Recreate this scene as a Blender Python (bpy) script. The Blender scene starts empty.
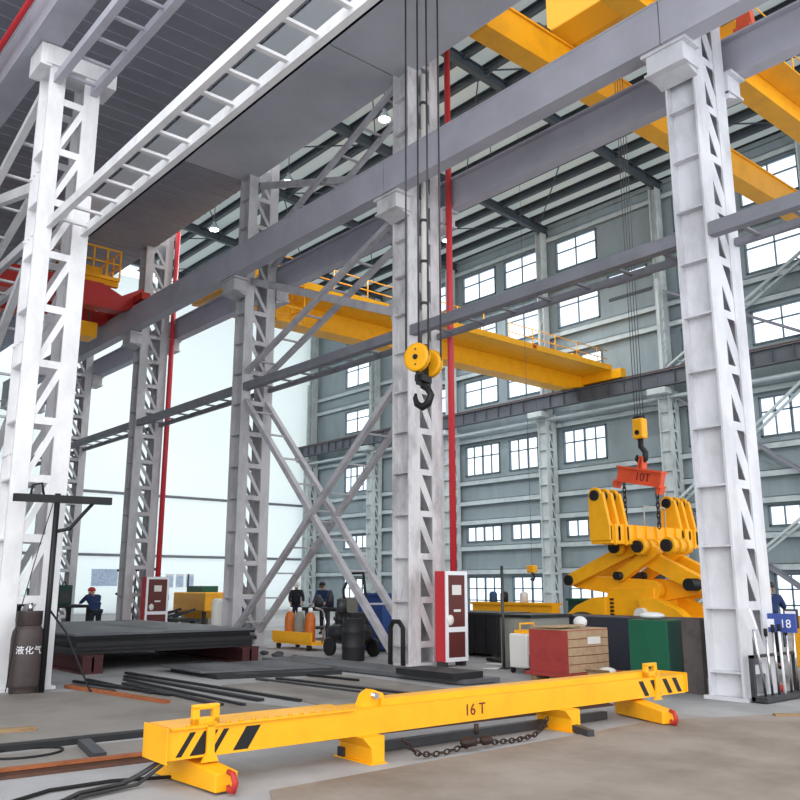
import bpy, bmesh, math, random
from mathutils import Vector, Matrix
random.seed(7)
S = bpy.context.scene
COL = S.collection
R = math.radians
V = Vector

# ------------------------------------------------------------------ materials
def lin(h):
    h = h.lstrip('#')
    out = []
    for i in (0, 2, 4):
        c = int(h[i:i+2], 16) / 255
        out.append(c / 12.92 if c <= .04045 else ((c + .055) / 1.055) ** 2.4)
    return tuple(out) + (1,)

def mat(name, c, rough=.6, metal=0, dirt=None, amt=.3, scale=2.0, bump=.0, stretch=(1, 1, 1), lo=.45, hi=.7, spec=.4):
    m = bpy.data.materials.new(name); m.use_nodes = True
    nt = m.node_tree; b = nt.nodes['Principled BSDF']
    b.inputs['Base Color'].default_value = lin(c)
    b.inputs['Roughness'].default_value = rough
    b.inputs['Metallic'].default_value = metal
    b.inputs['Specular IOR Level'].default_value = spec
    if dirt:
        tc = nt.nodes.new('ShaderNodeTexCoord'); mp = nt.nodes.new('ShaderNodeMapping')
        geo = nt.nodes.new('ShaderNodeNewGeometry')
        nz = nt.nodes.new('ShaderNodeTexNoise'); rp = nt.nodes.new('ShaderNodeValToRGB')
        mx = nt.nodes.new('ShaderNodeMixRGB'); ml = nt.nodes.new('ShaderNodeMath'); ml.operation = 'MULTIPLY'
        mp.inputs['Scale'].default_value = stretch
        nz.inputs['Scale'].default_value = scale; nz.inputs['Detail'].default_value = 5; nz.inputs['Roughness'].default_value = .65
        rp.color_ramp.elements[0].position = lo; rp.color_ramp.elements[1].position = hi
        ml.inputs[1].default_value = amt
        mx.inputs[1].default_value = lin(c); mx.inputs[2].default_value = lin(dirt)
        nt.links.new(geo.outputs['Position'], mp.inputs['Vector'])
        nt.links.new(mp.outputs['Vector'], nz.inputs['Vector'])
        nt.links.new(nz.outputs['Fac'], rp.inputs['Fac']); nt.links.new(rp.outputs['Color'], ml.inputs[0])
        nt.links.new(ml.outputs[0], mx.inputs[0]); nt.links.new(mx.outputs[0], b.inputs['Base Color'])
        if bump:
            bp = nt.nodes.new('ShaderNodeBump'); bp.inputs['Strength'].default_value = bump; bp.inputs['Distance'].default_value = .02
            nt.links.new(nz.outputs['Fac'], bp.inputs['Height']); nt.links.new(bp.outputs[0], b.inputs['Normal'])
    return m

def translucent(name, c, mix):
    m = bpy.data.materials.new(name); m.use_nodes = True
    nt = m.node_tree; nt.nodes.clear()
    o = nt.nodes.new('ShaderNodeOutputMaterial'); d = nt.nodes.new('ShaderNodeBsdfDiffuse'); t = nt.nodes.new('ShaderNodeBsdfTranslucent')
    x = nt.nodes.new('ShaderNodeMixShader'); x.inputs[0].default_value = mix
    d.inputs[0].default_value = lin(c); t.inputs[0].default_value = lin(c)
    nt.links.new(d.outputs[0], x.inputs[1]); nt.links.new(t.outputs[0], x.inputs[2]); nt.links.new(x.outputs[0], o.inputs[0])
    return m

def glass(name, tint):
    m = bpy.data.materials.new(name); m.use_nodes = True
    nt = m.node_tree; nt.nodes.clear()
    o = nt.nodes.new('ShaderNodeOutputMaterial'); t = nt.nodes.new('ShaderNodeBsdfTransparent'); g = nt.nodes.new('ShaderNodeBsdfGlossy')
    x = nt.nodes.new('ShaderNodeMixShader'); x.inputs[0].default_value = .06
    t.inputs[0].default_value = lin(tint); g.inputs['Roughness'].default_value = .1
    nt.links.new(t.outputs[0], x.inputs[1]); nt.links.new(g.outputs[0], x.inputs[2]); nt.links.new(x.outputs[0], o.inputs[0])
    return m

def glow(name, c, s):
    m = bpy.data.materials.new(name); m.use_nodes = True
    b = m.node_tree.nodes['Principled BSDF']
    b.inputs['Emission Color'].default_value = lin(c); b.inputs['Emission Strength'].default_value = s
    return m

M = dict(
    white=mat('white_paint', '#e6e5e8', .5, 0, '#a3a2a6', .55, 1.6, stretch=(1, 1, .5), lo=.42, hi=.8),
    pale=mat('pale_paint', '#d2d2d8', .5, 0, '#8d8c92', .6, 1.7, stretch=(1, 1, .5), lo=.42, hi=.75),
    column=mat('column_paint', '#d3d1d4', .55, 0, '#77767a', .75, 1.9, stretch=(1, 1, .45), lo=.45, hi=.72),
    colgrey=mat('shaded_worn_paint', '#bdbcc0', .6, 0, '#7c7a7c', .6, 1.5, stretch=(1, 1, .5), lo=.45, hi=.75),  # worn paint, base darkened for the backlit look of the left columns
    brace=mat('brace_paint', '#b4b2b8', .6, 0, '#77757a', .6, 2.2, lo=.45, hi=.75),
    girder=mat('girder_primer', '#b4b3be', .6, 0, '#93929d', .5, .8, lo=.4, hi=.7),
    fargirder=mat('dark_girder', '#5c6068', .6, 0, '#474b52', .5, .9, lo=.4, hi=.7),
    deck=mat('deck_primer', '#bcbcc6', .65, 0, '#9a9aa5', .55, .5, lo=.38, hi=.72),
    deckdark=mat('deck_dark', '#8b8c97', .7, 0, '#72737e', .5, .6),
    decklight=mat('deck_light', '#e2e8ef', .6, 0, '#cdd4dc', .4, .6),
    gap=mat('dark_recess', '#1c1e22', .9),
    tie=mat('tie_grey', '#7e7f88', .55, 0, '#5f6067', .5, 1.4),
    wall=mat('wall_sheet', '#8f9ca1', .6, 0, '#77858a', .55, .7, stretch=(1.5, 1, .5)),
    girt=mat('girt_steel', '#bac5c8', .55, 0, '#86979a', .4, 1.5),  # lit ledges put into the colour: girts paler, wall sheet darker
    wallcol=mat('wall_column', '#c0c8c9', .55, 0, '#929b9d', .6, 1.4),
    roof=translucent('roof_sheet', '#d6dcdc', .45),
    purlin=mat('purlin', '#4c545b', .6), rafter=mat('rafter', '#49525a', .6),
    curtain=translucent('white_curtain_wall', '#f2f7f7', .62),
    frame=mat('window_frame', '#5f6e76', .5), pane=glass('window_glass', '#f7fbff'),
    concrete=mat('concrete', '#a6a6a8', .75, 0, '#7d7a78', .7, .55, .15, lo=.4, hi=.68),
    yellow=mat('crane_yellow', '#f9b115', .42, 0, '#d99a12', .5, 2.5),
    craneo=mat('crane_orange_yellow', '#f0a818', .45, 0, '#c98c1c', .5, 1.2),
    trolley=mat('trolley_yellow', '#f7b428', .4), orange=mat('orange_paint', '#e05a34', .5, 0, '#b8452a', .5, 3),
    red=mat('red_paint', '#b5302c', .45), pipered=mat('pipe_red', '#c4343c', .4), darkred=mat('dark_red', '#6e2424', .6, 0, '#43191a', .6, 3),
    primer=mat('red_primer', '#4a2226', .7, 0, '#2c1618', .6, 3),
    panelred=mat('door_brown_red', '#5e2a26', .5), black=mat('black', '#17181a', .5), rubber=mat('rubber', '#1d1d1f', .8),
    steel=mat('mill_steel', '#45464a', .5, .3, '#2c2c2f', .6, 2.5), darksteel=mat('dark_steel', '#2a2a2d', .6, .2, '#1b1a1b', .5, 3),
    plate=mat('floor_plate', '#8b857f', .6, .1, '#67605a', .6, .8), platetop=mat('grey_plate', '#606266', .55, .1, '#48494d', .6, 1.3),
    brownplate=mat('rusty_floor_plate', '#9a8f86', .7, 0, '#6f6155', .75, .7, .1, lo=.38, hi=.66),
    rust=mat('rust', '#9c5a34', .8, 0, '#6d3b22', .6, 5), rustrail=mat('rusty_rail', '#5d4034', .7, 0, '#3a2a26', .6, 4),
    chain=mat('chain', '#3a2c28', .6, .4), wood=mat('wood', '#9a7f5e', .8, 0, '#75593c', .7, 6, stretch=(1, 1, 5)),
    crate=mat('crate_red', '#9c3a36', .75, 0, '#7a2c2a', .6, 4), cardboard=mat('cardboard', '#b09678', .85, 0, '#8a7156', .6, 12),
    green=mat('green_cabinet', '#17573f', .5, 0, '#12432f', .4, 2), greend=mat('green_dark', '#22403a', .6),
    navy=mat('navy_steel', '#32343f', .6, 0, '#24252d', .5, 1.2), blue=mat('blue_paint', '#2a4a8a', .5), navycloth=mat('navy_cloth', '#22335c', .9),
    bluecloth=mat('blue_cloth', '#3a5578', .9), darkcloth=mat('dark_cloth', '#22242c', .9), skin=mat('skin', '#b98a6c', .6), hair=mat('hair', '#1a1614', .9),
    greyconc=mat('grey_cabinet', '#85867f', .7, 0, '#6a6b65', .5, 2.0), offwhite=mat('off_white', '#dcdad6', .5), chrome=mat('chrome', '#c8c8cc', .25, 1),
    cyl=mat('cylinder_brown', '#453b3a', .55, 0, '#2f2828', .6, 4), gasorange=mat('gas_orange', '#c26a28', .5, 0, '#94481c', .5, 5),
    paper=mat('poster_paper', '#c6d6ea', .6, 0, '#8fa9cc', .8, 9), lamp=glow('lamp_lens', '#f4fbff', 14), lampshade=mat('lamp_shade', '#a9b4ba', .4, .4),
    signblue=mat('sign_blue', '#3b4f96', .5), signwhite=mat('sign_white', '#e8e8ee', .5), bag=mat('white_bag', '#dedede', .6),
    rope=mat('wire_rope', '#55565a', .5, .5), gravel=mat('scrap', '#4c4d50', .8), whitecable=mat('black_cable', '#222326', .6),
)

# ------------------------------------------------------------------ mesh builder
ORG = {}
class MB:
    def __init__(s): s.v = []; s.f = []; s.mi = []; s.sm = []; s.m = 0; s.smooth = False
    def face(s, idx): s.f.append(idx); s.mi.append(s.m); s.sm.append(s.smooth)
    def box(s, x0, x1, y0, y1, z0, z1):
        b = len(s.v)
        s.v += [(x, y, z) for z in (z0, z1) for y in (y0, y1) for x in (x0, x1)]
        for q in ((0, 2, 3, 1), (4, 5, 7, 6), (0, 1, 5, 4), (2, 6, 7, 3), (0, 4, 6, 2), (1, 3, 7, 5)): s.face([b + i for i in q])
        return s
    def bar(s, p, q, w, h, up=(0, 0, 1)):           # rectangular bar from p to q
        p, q, up = V(p), V(q), V(up); d = (q - p).normalized()
        a = d.cross(up)
        if a.length < 1e-4: a = d.cross(V((0, 1, 0)))
        a.normalize(); u = a.cross(d).normalized()
        b = len(s.v)
        for o in (p, q):
            for i, j in ((-1, -1), (1, -1), (1, 1), (-1, 1)): s.v.append(tuple(o + a * (w / 2 * i) + u * (h / 2 * j)))
        for f in ((3, 2, 1, 0), (4, 5, 6, 7), (0, 1, 5, 4), (1, 2, 6, 5), (2, 3, 7, 6), (3, 0, 4, 7)): s.face([b + i for i in f])
        return s
    def prism(s, pts, vec):
        b = len(s.v); n = len(pts); vec = V(vec)
        s.v += [tuple(V(p)) for p in pts] + [tuple(V(p) + vec) for p in pts]
        s.face([b + i for i in reversed(range(n))]); s.face([b + n + i for i in range(n)])
        for i in range(n): j = (i + 1) % n; s.face([b + i, b + j, b + n + j, b + n + i])
        return s
    def tube(s, pts, r, n=8, closed=False, caps=True):
        pts = [V(p) for p in pts]; k = len(pts); rs = r if isinstance(r, (list, tuple)) else [r] * k
        b = len(s.v); prev = None
        for i, p in enumerate(pts):
            if closed: d = pts[(i + 1) % k] - pts[i - 1]
            else: d = pts[min(i + 1, k - 1)] - pts[max(i - 1, 0)]
            d.normalize()
            if prev is None:
                a = d.cross(V((0, 0, 1)))
                if a.length < 1e-3: a = d.cross(V((0, 1, 0)))
            else: a = prev - d * prev.dot(d)
            a.normalize(); prev = a; c = d.cross(a)
            for j in range(n):
                t = 2 * math.pi * j / n
                s.v.append(tuple(p + (a * math.cos(t) + c * math.sin(t)) * rs[i]))
        o = s.smooth; s.smooth = True
        for i in range(k if closed else k - 1):
            i2 = (i + 1) % k
            for j in range(n):
                j2 = (j + 1) % n; s.face([b + i * n + j, b + i * n + j2, b + i2 * n + j2, b + i2 * n + j])
        s.smooth = o
        if caps and not closed:
            s.face([b + j for j in reversed(range(n))]); s.face([b + (k - 1) * n + j for j in range(n)])
        return s
    def cyl(s, p, q, r, n=16): return s.tube([p, q], r, n)
    def lathe(s, c, prof, n=20):                    # prof: (radius, z) list about a vertical axis
        c = V(c); b = len(s.v); o = s.smooth; s.smooth = True
        for r_, z in prof:
            for j in range(n):
                t = 2 * math.pi * j / n; s.v.append((c.x + r_ * math.cos(t), c.y + r_ * math.sin(t), c.z + z))
        for i in range(len(prof) - 1):
            for j in range(n):
                j2 = (j + 1) % n; s.face([b + i * n + j, b + i * n + j2, b + (i + 1) * n + j2, b + (i + 1) * n + j])
        s.face([b + j for j in reversed(range(n))]); s.face([b + (len(prof) - 1) * n + j for j in range(n)])
        s.smooth = o; return s
    def ball(s, c, r, sx=1, sy=1, sz=1, n=10):
        prof = [(r * math.sin(math.pi * i / n) + 1e-4, -r * math.cos(math.pi * i / n)) for i in range(n + 1)]
        b = len(s.v); s.lathe(c, prof, n + 2)
        for i in range(b, len(s.v)):
            x, y, z = s.v[i]; s.v[i] = (c[0] + (x - c[0]) * sx, c[1] + (y - c[1]) * sy, c[2] + (z - c[2]) * sz)
        return s
    def build(s, name, mats, parent=None, bevel=0):
        me = bpy.data.meshes.new(name)
        org = ORG.get(parent, V((0, 0, 0))) if parent else V((0, 0, 0))
        if not parent:                               # a single-mesh thing: origin at its base centre
            xs = [v[0] for v in s.v]; ys = [v[1] for v in s.v]; zs = [v[2] for v in s.v]
            org = V(((min(xs) + max(xs)) / 2, (min(ys) + max(ys)) / 2, min(zs)))
        me.from_pydata([tuple(V(v) - org) for v in s.v], [], s.f)
        for m in (mats if isinstance(mats, (list, tuple)) else [mats]): me.materials.append(m)
        me.polygons.foreach_set('material_index', s.mi); me.polygons.foreach_set('use_smooth', s.sm)
        bm = bmesh.new(); bm.from_mesh(me); bmesh.ops.recalc_face_normals(bm, faces=bm.faces); bm.to_mesh(me); bm.free()
        me.update()
        o = bpy.data.objects.new(name, me); COL.objects.link(o)
        if parent: o.parent = parent; ORG[o] = ORG.get(parent, V((0, 0, 0)))
        else: o.location = org; ORG[o] = org
        if bevel:
            b = o.modifiers.new('bevel', 'BEVEL'); b.width = bevel; b.segments = 2; b.limit_method = 'ANGLE'
        return o

def tag(o, label=None, cat=None, group=None, kind=None):
    if label: o['label'] = label
    if cat: o['category'] = cat
    if group: o['group'] = group
    if kind: o['kind'] = kind
    return o
def thing(name, label, cat, loc=(0, 0, 0), group=None):
    o = bpy.data.objects.new(name, None); COL.objects.link(o); o.location = loc; o.empty_display_size = .3
    ORG[o] = V(loc); return tag(o, label, cat, group)
def struct(name, mb, m, parent=None, label=None, cat=None, bevel=0):
    o = mb.build(name, m, parent, bevel)
    if not parent: tag(o, label, cat, None, 'structure')
    return o
def box(*a): return MB().box(*a)
def copy_tree(o, parent=None):
    c = o.copy(); COL.objects.link(c)
    if parent: c.parent = parent
    for ch in list(o.children): copy_tree(ch, c)
    return c
def text_mesh(name, body, size, m, parent, loc, rot, extrude=.004, align='CENTER'):
    cu = bpy.data.curves.new(name + '_curve', 'FONT'); cu.body = body; cu.size = size; cu.extrude = extrude; cu.align_x = align
    t = bpy.data.objects.new('tmp', cu); COL.objects.link(t)
    dg = bpy.context.evaluated_depsgraph_get(); me = bpy.data.meshes.new_from_object(t.evaluated_get(dg))
    bpy.data.objects.remove(t)
    me.materials.clear(); me.materials.append(m)
    o = bpy.data.objects.new(name, me); COL.objects.link(o); o.parent = parent
    o.location = V(loc) - ORG.get(parent, V((0, 0, 0))); o.rotation_euler = rot
    return o

# ------------------------------------------------------------------ shared dimensions
PITCH = 7.2
CX = [-6.95 - PITCH * k for k in range(7)]           # left faces of the columns in every row
W = .55
YN, YF = 11.9, 12.92                                 # the middle row: near and far leg faces
YW = 35.0                                            # windowed long wall
XE = -51.0                                           # far end wall
ZD = 13.7                                            # underside of the upper crane deck

# ------------------------------------------------------------------ floor
f = MB(); f.box(-53, 9, -6, 37, -.3, 0); struct('floor', f, M['concrete'], label='grey brown worn concrete workshop floor', cat='floor')

# ------------------------------------------------------------------ back wall with windows
ROWS = [(.2, 2.1, 4, 3), (4.02, 4.9, 4, 1), (7.78, 9.52, 4, 2), (11.85, 13.4, 2, 2), (15.1, 17.0, 2, 2), (18.3, 20.0, 2, 2)]
holes = []
for k in range(-1, 7):
    x0 = -6.95 - PITCH * k
    for a in (.35, 4.05):
        if abs(x0 + 28.55) < .2 and a > 1: continue   # that bay carries a closed panel beside its window
        if k >= 5 and a < 1: continue       # the bays nearest the end wall are mostly closed
        if k == 6: a = 3.3
        for (z0, z1, nc, nr) in ROWS: holes.append((x0 + a + (.5 if a < 1 else .2), x0 + a + (.5 if a < 1 else .2) + 2.7, z0, z1, nc, nr))
holes.append((-24.45, -22.1, 16.75, 17.15, 2, 1))
holes = [h for h in holes if h[1] < 1.5]
wb = MB()
xs = sorted({-52.2, 1.5} | {h[0] for h in holes} | {h[1] for h in holes}); zs = sorted({0, 21.2} | {h[2] for h in holes} | {h[3] for h in holes})
for i in range(len(xs) - 1):
    run = None
    for j in range(len(zs) - 1):
        cx, cz = (xs[i] + xs[i+1]) / 2, (zs[j] + zs[j+1]) / 2
        hole = any(h[0] < cx < h[1] and h[2] < cz < h[3] for h in holes)
        if not hole:
            if run is None: run = zs[j]
        if run is not None and (hole or j == len(zs) - 2):
            wb.box(xs[i], xs[i+1], YW, YW + .12, run, zs[j] if hole else zs[j+1]); run = None
struct('wall_back', wb, M['wall'], label='pale blue grey sheet steel long wall with rows of windows', cat='wall')
for n, (a, b, z0, z1, nc, nr) in enumerate(holes):
    if a < -50.5 or a > -9: continue
    fr = MB(); t = .07
    fr.box(a, b, YW - .06, YW + .08, z0, z0 + t).box(a, b, YW - .06, YW + .08, z1 - t, z1)
    fr.box(a, a + t, YW - .06, YW + .08, z0, z1).box(b - t, b, YW - .06, YW + .08, z0, z1)
    o = struct('window_%d' % (n + 1), fr, M['frame'], label='white bright steel framed window in the long sheet wall', cat='window')
    mu = MB()
    for i in range(1, nc):
        x = a + (b - a) * i / nc; w = .05 if (nc == 4 and i == 2) else .025
        mu.box(x - w, x + w, YW - .03, YW + .05, z0, z1)
    for j in range(1, nr):
        z = z0 + (z1 - z0) * (j / nr if nr != 2 else .62); mu.box(a, b, YW - .03, YW + .05, z - .03, z + .03)
    struct('muntin', mu, M['frame'], o)
    struct('pane', box(a + .01, b - .01, YW + .02, YW + .03, z0 + .01, z1 - .01), M['pane'], o)
gz = [2.5, 3.8, 5.25, 6.35, 7.5, 9.95, 11.6, 13.85, 14.85, 17.5, 18.05, 20.35]
for n, z in enumerate(gz):
    g = MB(); g.box(-51, 1.3, YW - .26, YW, z - .03, z).box(-51, 1.3, YW - .26, YW - .23, z - .26, z)
    struct('trim_%d' % (n + 1), g, M['girt'], label='horizontal steel girt along the long sheet wall', cat='girt')
g = MB()
for z in (16.9, 16.15): g.box(-24.4, -21.9, YW - .06, YW, z - .4, z - .25)
struct('trim_20', g, M['purlin'], label='dark louvre slits in the closed wall panel', cat='louvre')
# end wall
g = MB(); g.box(XE - .1, XE, -5, 35.1, 3.5, 21.2); g.box(XE - .1, XE, -5, 35.1, 0, 3.35)
struct('wall_end', g, M['curtain'], label='bright white sheet end wall behind the columns', cat='wall')
for n, z in enumerate((3.35, 7.1)):
    struct('trim_%d' % (21 + n), box(XE, XE + .15, -5, 34.5, z, z + .16), M['tie'], label='grey rail across the white end wall', cat='rail')
# posters on the end wall
for i, y in enumerate((24.3, 25.0, 25.7)):
    p = thing('poster', ['leftmost of three pale blue posters on white end wall', 'middle of three pale blue posters on white end wall', 'rightmost of three pale blue posters on white end wall'][i], 'poster', (XE + .01, y, 1.5), 'safety posters on the end wall')
    box(XE + .002, XE + .03, y, y + .55, 1.5, 2.35).build('sheet', M['signwhite'], p)
    box(XE + .03, XE + .036, y + .04, y + .51, 1.55, 2.2).build('print', M['paper'], p)
p = thing('poster', 'wide pale blue notice board behind the small lathe corner at far left', 'poster', (XE + .01, 19.6, 1.6))
box(XE + .002, XE + .03, 19.6, 21.2, 1.6, 2.6).build('sheet', M['paper'], p)
tag(box(XE + .002, XE + .04, 24.1, 24.6, .75, 1.05).build('notice_plate', M['navy']), 'small dark plate under the three posters on end wall', 'plate')

# ------------------------------------------------------------------ roof of the big bay
def zr(y): return 20.95 + .07 * (35 - y)
yr = [35.2 - 1.25 * i for i in range(19)]
rf = MB(); rf.prism([(-52, 11.5, zr(11.5) + .42), (-52, 35.2, zr(35.2) + .42), (-52, 35.2, zr(35.2) + .45), (-52, 11.5, zr(11.5) + .45)], (55, 0, 0))
struct('ceiling', rf, M['roof'], label='pale translucent roof sheeting over the high bay', cat='roof')
for n, y in enumerate(yr):
    g = MB(); z = zr(y); g.box(-51.5, 2, y - .03, y, z - .02, z + .4).box(-51.5, 2, y - .2, y, z - .02, z + .02).box(-51.5, 2, y - .16, y, z + .37, z + .4)
    struct('trim_%d' % (30 + n), g, M['purlin'], label='dark roof purlin under the pale roof sheets', cat='purlin')
names = ['sixth', 'fifth', 'fourth', 'third', 'second', 'first']
for k in range(6):
    x = CX[k + 1] + W / 2
    r_ = thing('roof_rafter', 'dark roof beam spanning from middle row to long wall, %s from the end wall' % names[k], 'roof beam', (x, 12.5, zr(12.5) - .4), 'roof beams of the high bay')
    g = MB(); g.prism([(x - .12, 12.3, zr(12.3) - .35), (x - .12, 35, zr(35) - .35), (x - .12, 35, zr(35) - .31), (x - .12, 12.3, zr(12.3) - .31)], (.24, 0, 0)); g.build('bottom_flange', M['rafter'], r_)
    g = MB(); g.prism([(x - .12, 12.3, zr(12.3) + .08), (x - .12, 35, zr(35) + .08), (x - .12, 35, zr(35) + .12), (x - .12, 12.3, zr(12.3) + .12)], (.24, 0, 0)); g.build('top_flange', M['rafter'], r_)
    g = MB(); g.prism([(x - .01, 12.3, zr(12.3) - .31), (x - .01, 35, zr(35) - .31), (x - .01, 35, zr(35) + .08), (x - .01, 12.3, zr(12.3) + .08)], (.02, 0, 0)); g.build('web', M['rafter'], r_)
    for y in (16.7, 22.5, 28.3):                     # knee struts to the purlins
        for sx in (-1, 1):
            MB().bar((x, y, zr(y) - .3), (x + sx * 1.5, y, zr(y) + .14), .06, .06).build('knee_strut', M['rafter'], r_)
n = 0
for k in range(5):
    xa, xb = CX[k + 2] + W, CX[k + 1]
    for (y0, y1) in ((16.7, 22.5), (22.5, 28.3), (28.3, 34.1)):
        if (k + int(y0)) % 2: y0, y1 = y1, y0
        MB().bar((xa, y0, zr(y0) - .05), (xb, y1, zr(y1) - .05), .05, .05)
        n += 1
        o = MB().bar((xa, y0, zr(y0) - .05), (xb, y1, zr(y1) - .05), .05, .05).build('roof_brace', M['rafter'])
        tag(o, 'thin diagonal rod brace in the roof plane between roof beams', 'brace', 'diagonal rods of the roof')

# ------------------------------------------------------------------ high bay lamps
def lamp(x, y, z, label, e=600):
    t = thing('high_bay_lamp', label, 'lamp', (x, y, z), 'high bay lamps')
    MB().lathe((x, y, z), [(.26, 0), (.25, .05), (.14, .24), (.08, .3), (.08, .42)]).build('shade', M['lampshade'], t)
    MB().lathe((x, y, z - .03), [(.1, -.02), (.22, 0), (.23, .03)]).build('lens', M['lamp'], t)
    MB().cyl((x, y, z + .4), (x, y, zr(y) + .13), .02, 6).build('stem', M['rafter'], t)
    l = bpy.data.lights.new('lamp_light', 'SPOT'); l.energy = e; l.spot_size = R(150); l.spot_blend = .6; l.shadow_soft_size = .25; l.color = (.95, .98, 1)
    lo = bpy.data.objects.new('lamp_light', l); COL.objects.link(lo); lo.parent = t; lo.location = (0, 0, -.1)
LAMP_E = 2600
lamp(-24.6, 26.6, 19.6, 'glowing high bay lamp above the highest windows beside right column', LAMP_E)
lamp(-23.1, 19.0, 19.3, 'brightest glowing high bay lamp beside the centre column', LAMP_E)
lamp(-30.3, 19.3, 19.5, 'glowing high bay lamp beside the second large lattice column', LAMP_E)
lamp(-37.2, 19.3, 19.5, 'glowing high bay lamp farthest left under the roof', LAMP_E)
lamp(-31.3, 30.2, 20.0, 'glowing high bay lamp just right of the tall red pipe', LAMP_E)

# ------------------------------------------------------------------ lattice columns
def lattice(name, label, x0, yn, yf, leg, z0, z1, m, rise=False, pitch=.9, w=W, ribs=True, faces=True, group=None, lace=.22):
    t = thing(name, label, 'column', (x0 + w / 2, (yn + yf) / 2, z0), group)
    for (a, b) in ((yn, yn + leg), (yf - leg, yf)):
        g = MB(); g.box(x0, x0 + .035, a, b, z0, z1).box(x0 + w - .035, x0 + w, a, b, z0, z1).box(x0 + .035, x0 + w - .035, (a + b) / 2 - .015, (a + b) / 2 + .015, z0, z1)
        g.build('leg', m, t)
    n = int((z1 - z0 - .5) / pitch)
    ya, yb = yn + leg, yf - leg
    for i in range(n + 1):
        z = z0 + .35 + i * pitch
        for xx in ((x0 + w - .03, x0 + .005) if faces else (x0 + w - .03,)):
            box(xx, xx + .02, ya - .04, yb + .04, z, z + .13).build('batten', m, t)
            if i < n:
                zl, zh = z + .1, z + pitch + .03
                if not rise: zl, zh = zh, zl         # near leg high, far leg low
                g = MB(); h = lace
                g.prism([(xx + .003, ya - .03, zl - h / 2 + (.05 if rise else -.05)), (xx + .003, yb + .03, zh - h / 2), (xx + .003, yb + .03, zh + h / 2), (xx + .003, ya - .03, zl + h / 2)], (.014, 0, 0))
                g.build('diagonal', m, t)
        if ribs and i < n:
            box(x0 + .035, x0 + w - .035, yn + .01, yn + leg / 2 - .015, z + .02, z + .05).build('stiffener', m, t)
    box(x0 - .06, x0 + w + .06, yn - .06, yf + .06, z0, z0 + .05).build('base_plate', m, t)
    return t
def corbel(t, x0, yn, yf, z, m, near=True, far=True):
    for on, y, d in ((near, yn, -1), (far, yf, 1)):
        if not on: continue
        g = MB(); g.prism([(x0 - .06, y, z), (x0 - .06, y + .42 * d, z), (x0 - .06, y + .42 * d, z - .32), (x0 - .06, y, z - .46)], (W + .12, 0, 0)); g.box(x0 - .14, x0 + W + .14, min(y, y + .46 * d), max(y, y + .46 * d), z, z + .06)
        g.box(x0 - .1, x0 + W + .1, min(y, y + .45 * d), max(y, y + .45 * d), z - .36, z - .32)
        g.build('bracket', m, t)
lab2 = ['tall white rear row lattice column at right beside green cabinet', 'tall white lattice column at picture centre behind yellow hook block',
        'grey lattice column left of centre with crossed braces', 'grey lattice column beside the left red pipe and white panel',
        'narrow grey lattice column just right of the nearest left column', 'lattice column of the middle row farthest back', 'last lattice column of the middle row at end wall']
for k in range(6):
    m = M['pale'] if k == 0 else (M['column'] if k == 1 else M['colgrey'])
    t = lattice('lattice_column', lab2[k], CX[k], YN, YF, .33 if k < 2 else .29, 0, 14.4, m, group='columns of the middle row', lace=(.44, .32, .17, .17, .17, .17)[k])
    corbel(t, CX[k], YN, YF, 10.3, m)
# nearest row, whose spans are twice as long
LX, LW = -15.0, .58
L = lattice('lattice_column', 'nearest white lattice column at left behind the brown gas cylinder', LX, 4.11, 5.02, .28, 0, 10.75, M['white'], rise=True, pitch=.97, w=LW, lace=.26)
box(LX - .02, LX + LW + .05, 4.02, 5.12, 10.75, 11.12).build('head_block', M['white'], L)
box(LX - .03, LX + LW + .03, 3.92, 4.12, 10.7, 11.12).build('bracket', M['white'], L)
box(LX - .03, LX + LW + .03, 5.02, 5.3, 10.7, 11.0).build('bracket', M['white'], L)
for z in (8.7, 7.5, 5.6, 3.7):                       # bolted splice plates with bolts
    g = MB(); g.smooth = True
    for i in range(3): g.ball((LX + .06 + i * .2, 4.10, z), .025, n=5)
    g.build('bolt_row', M['white'], L)

# wall columns
labw = ['pale wall column behind the white right column', 'pale lattice wall column behind the yellow clamp', 'pale lattice wall column near the yellow crane end',
        'pale lattice wall column just right of the red pipe', 'pale lattice wall column seen left of the centre column', 'pale lattice wall column in the corner by white end wall']
for k in range(1, 7):
    t = lattice('wall_column', labw[k - 1], CX[k], 33.95, 34.8, .3, 0, 10.4, M['wallcol'], group='columns along the long wall')
    box(CX[k], CX[k] + .05, 34.3, 34.75, 10.4, 20.6).build('upper_flange', M['wallcol'], t)
    box(CX[k] + .35, CX[k] + .4, 34.3, 34.75, 10.4, 20.6).build('upper_flange', M['wallcol'], t)
    box(CX[k] + .05, CX[k] + .35, 34.5, 34.53, 10.4, 20.6).build('upper_web', M['wallcol'], t)
    for i in range(8):
        MB().bar((CX[k] + .38, 33.98, 11.3 + i * .55), (CX[k] + .38, 34.3, 11.75 + i * .55), .03, .08).build('upper_diagonal', M['wallcol'], t)
    box(CX[k] + .3, CX[k] + .42, 33.9, 34.02, 11.25, 15.8).build('upper_leg', M['wallcol'], t)
    g = MB(); g.box(CX[k] - .2, CX[k] + W + .2, 33.4, 33.95, 10.15, 10.42); g.build('bracket', M['wallcol'], t)

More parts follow.
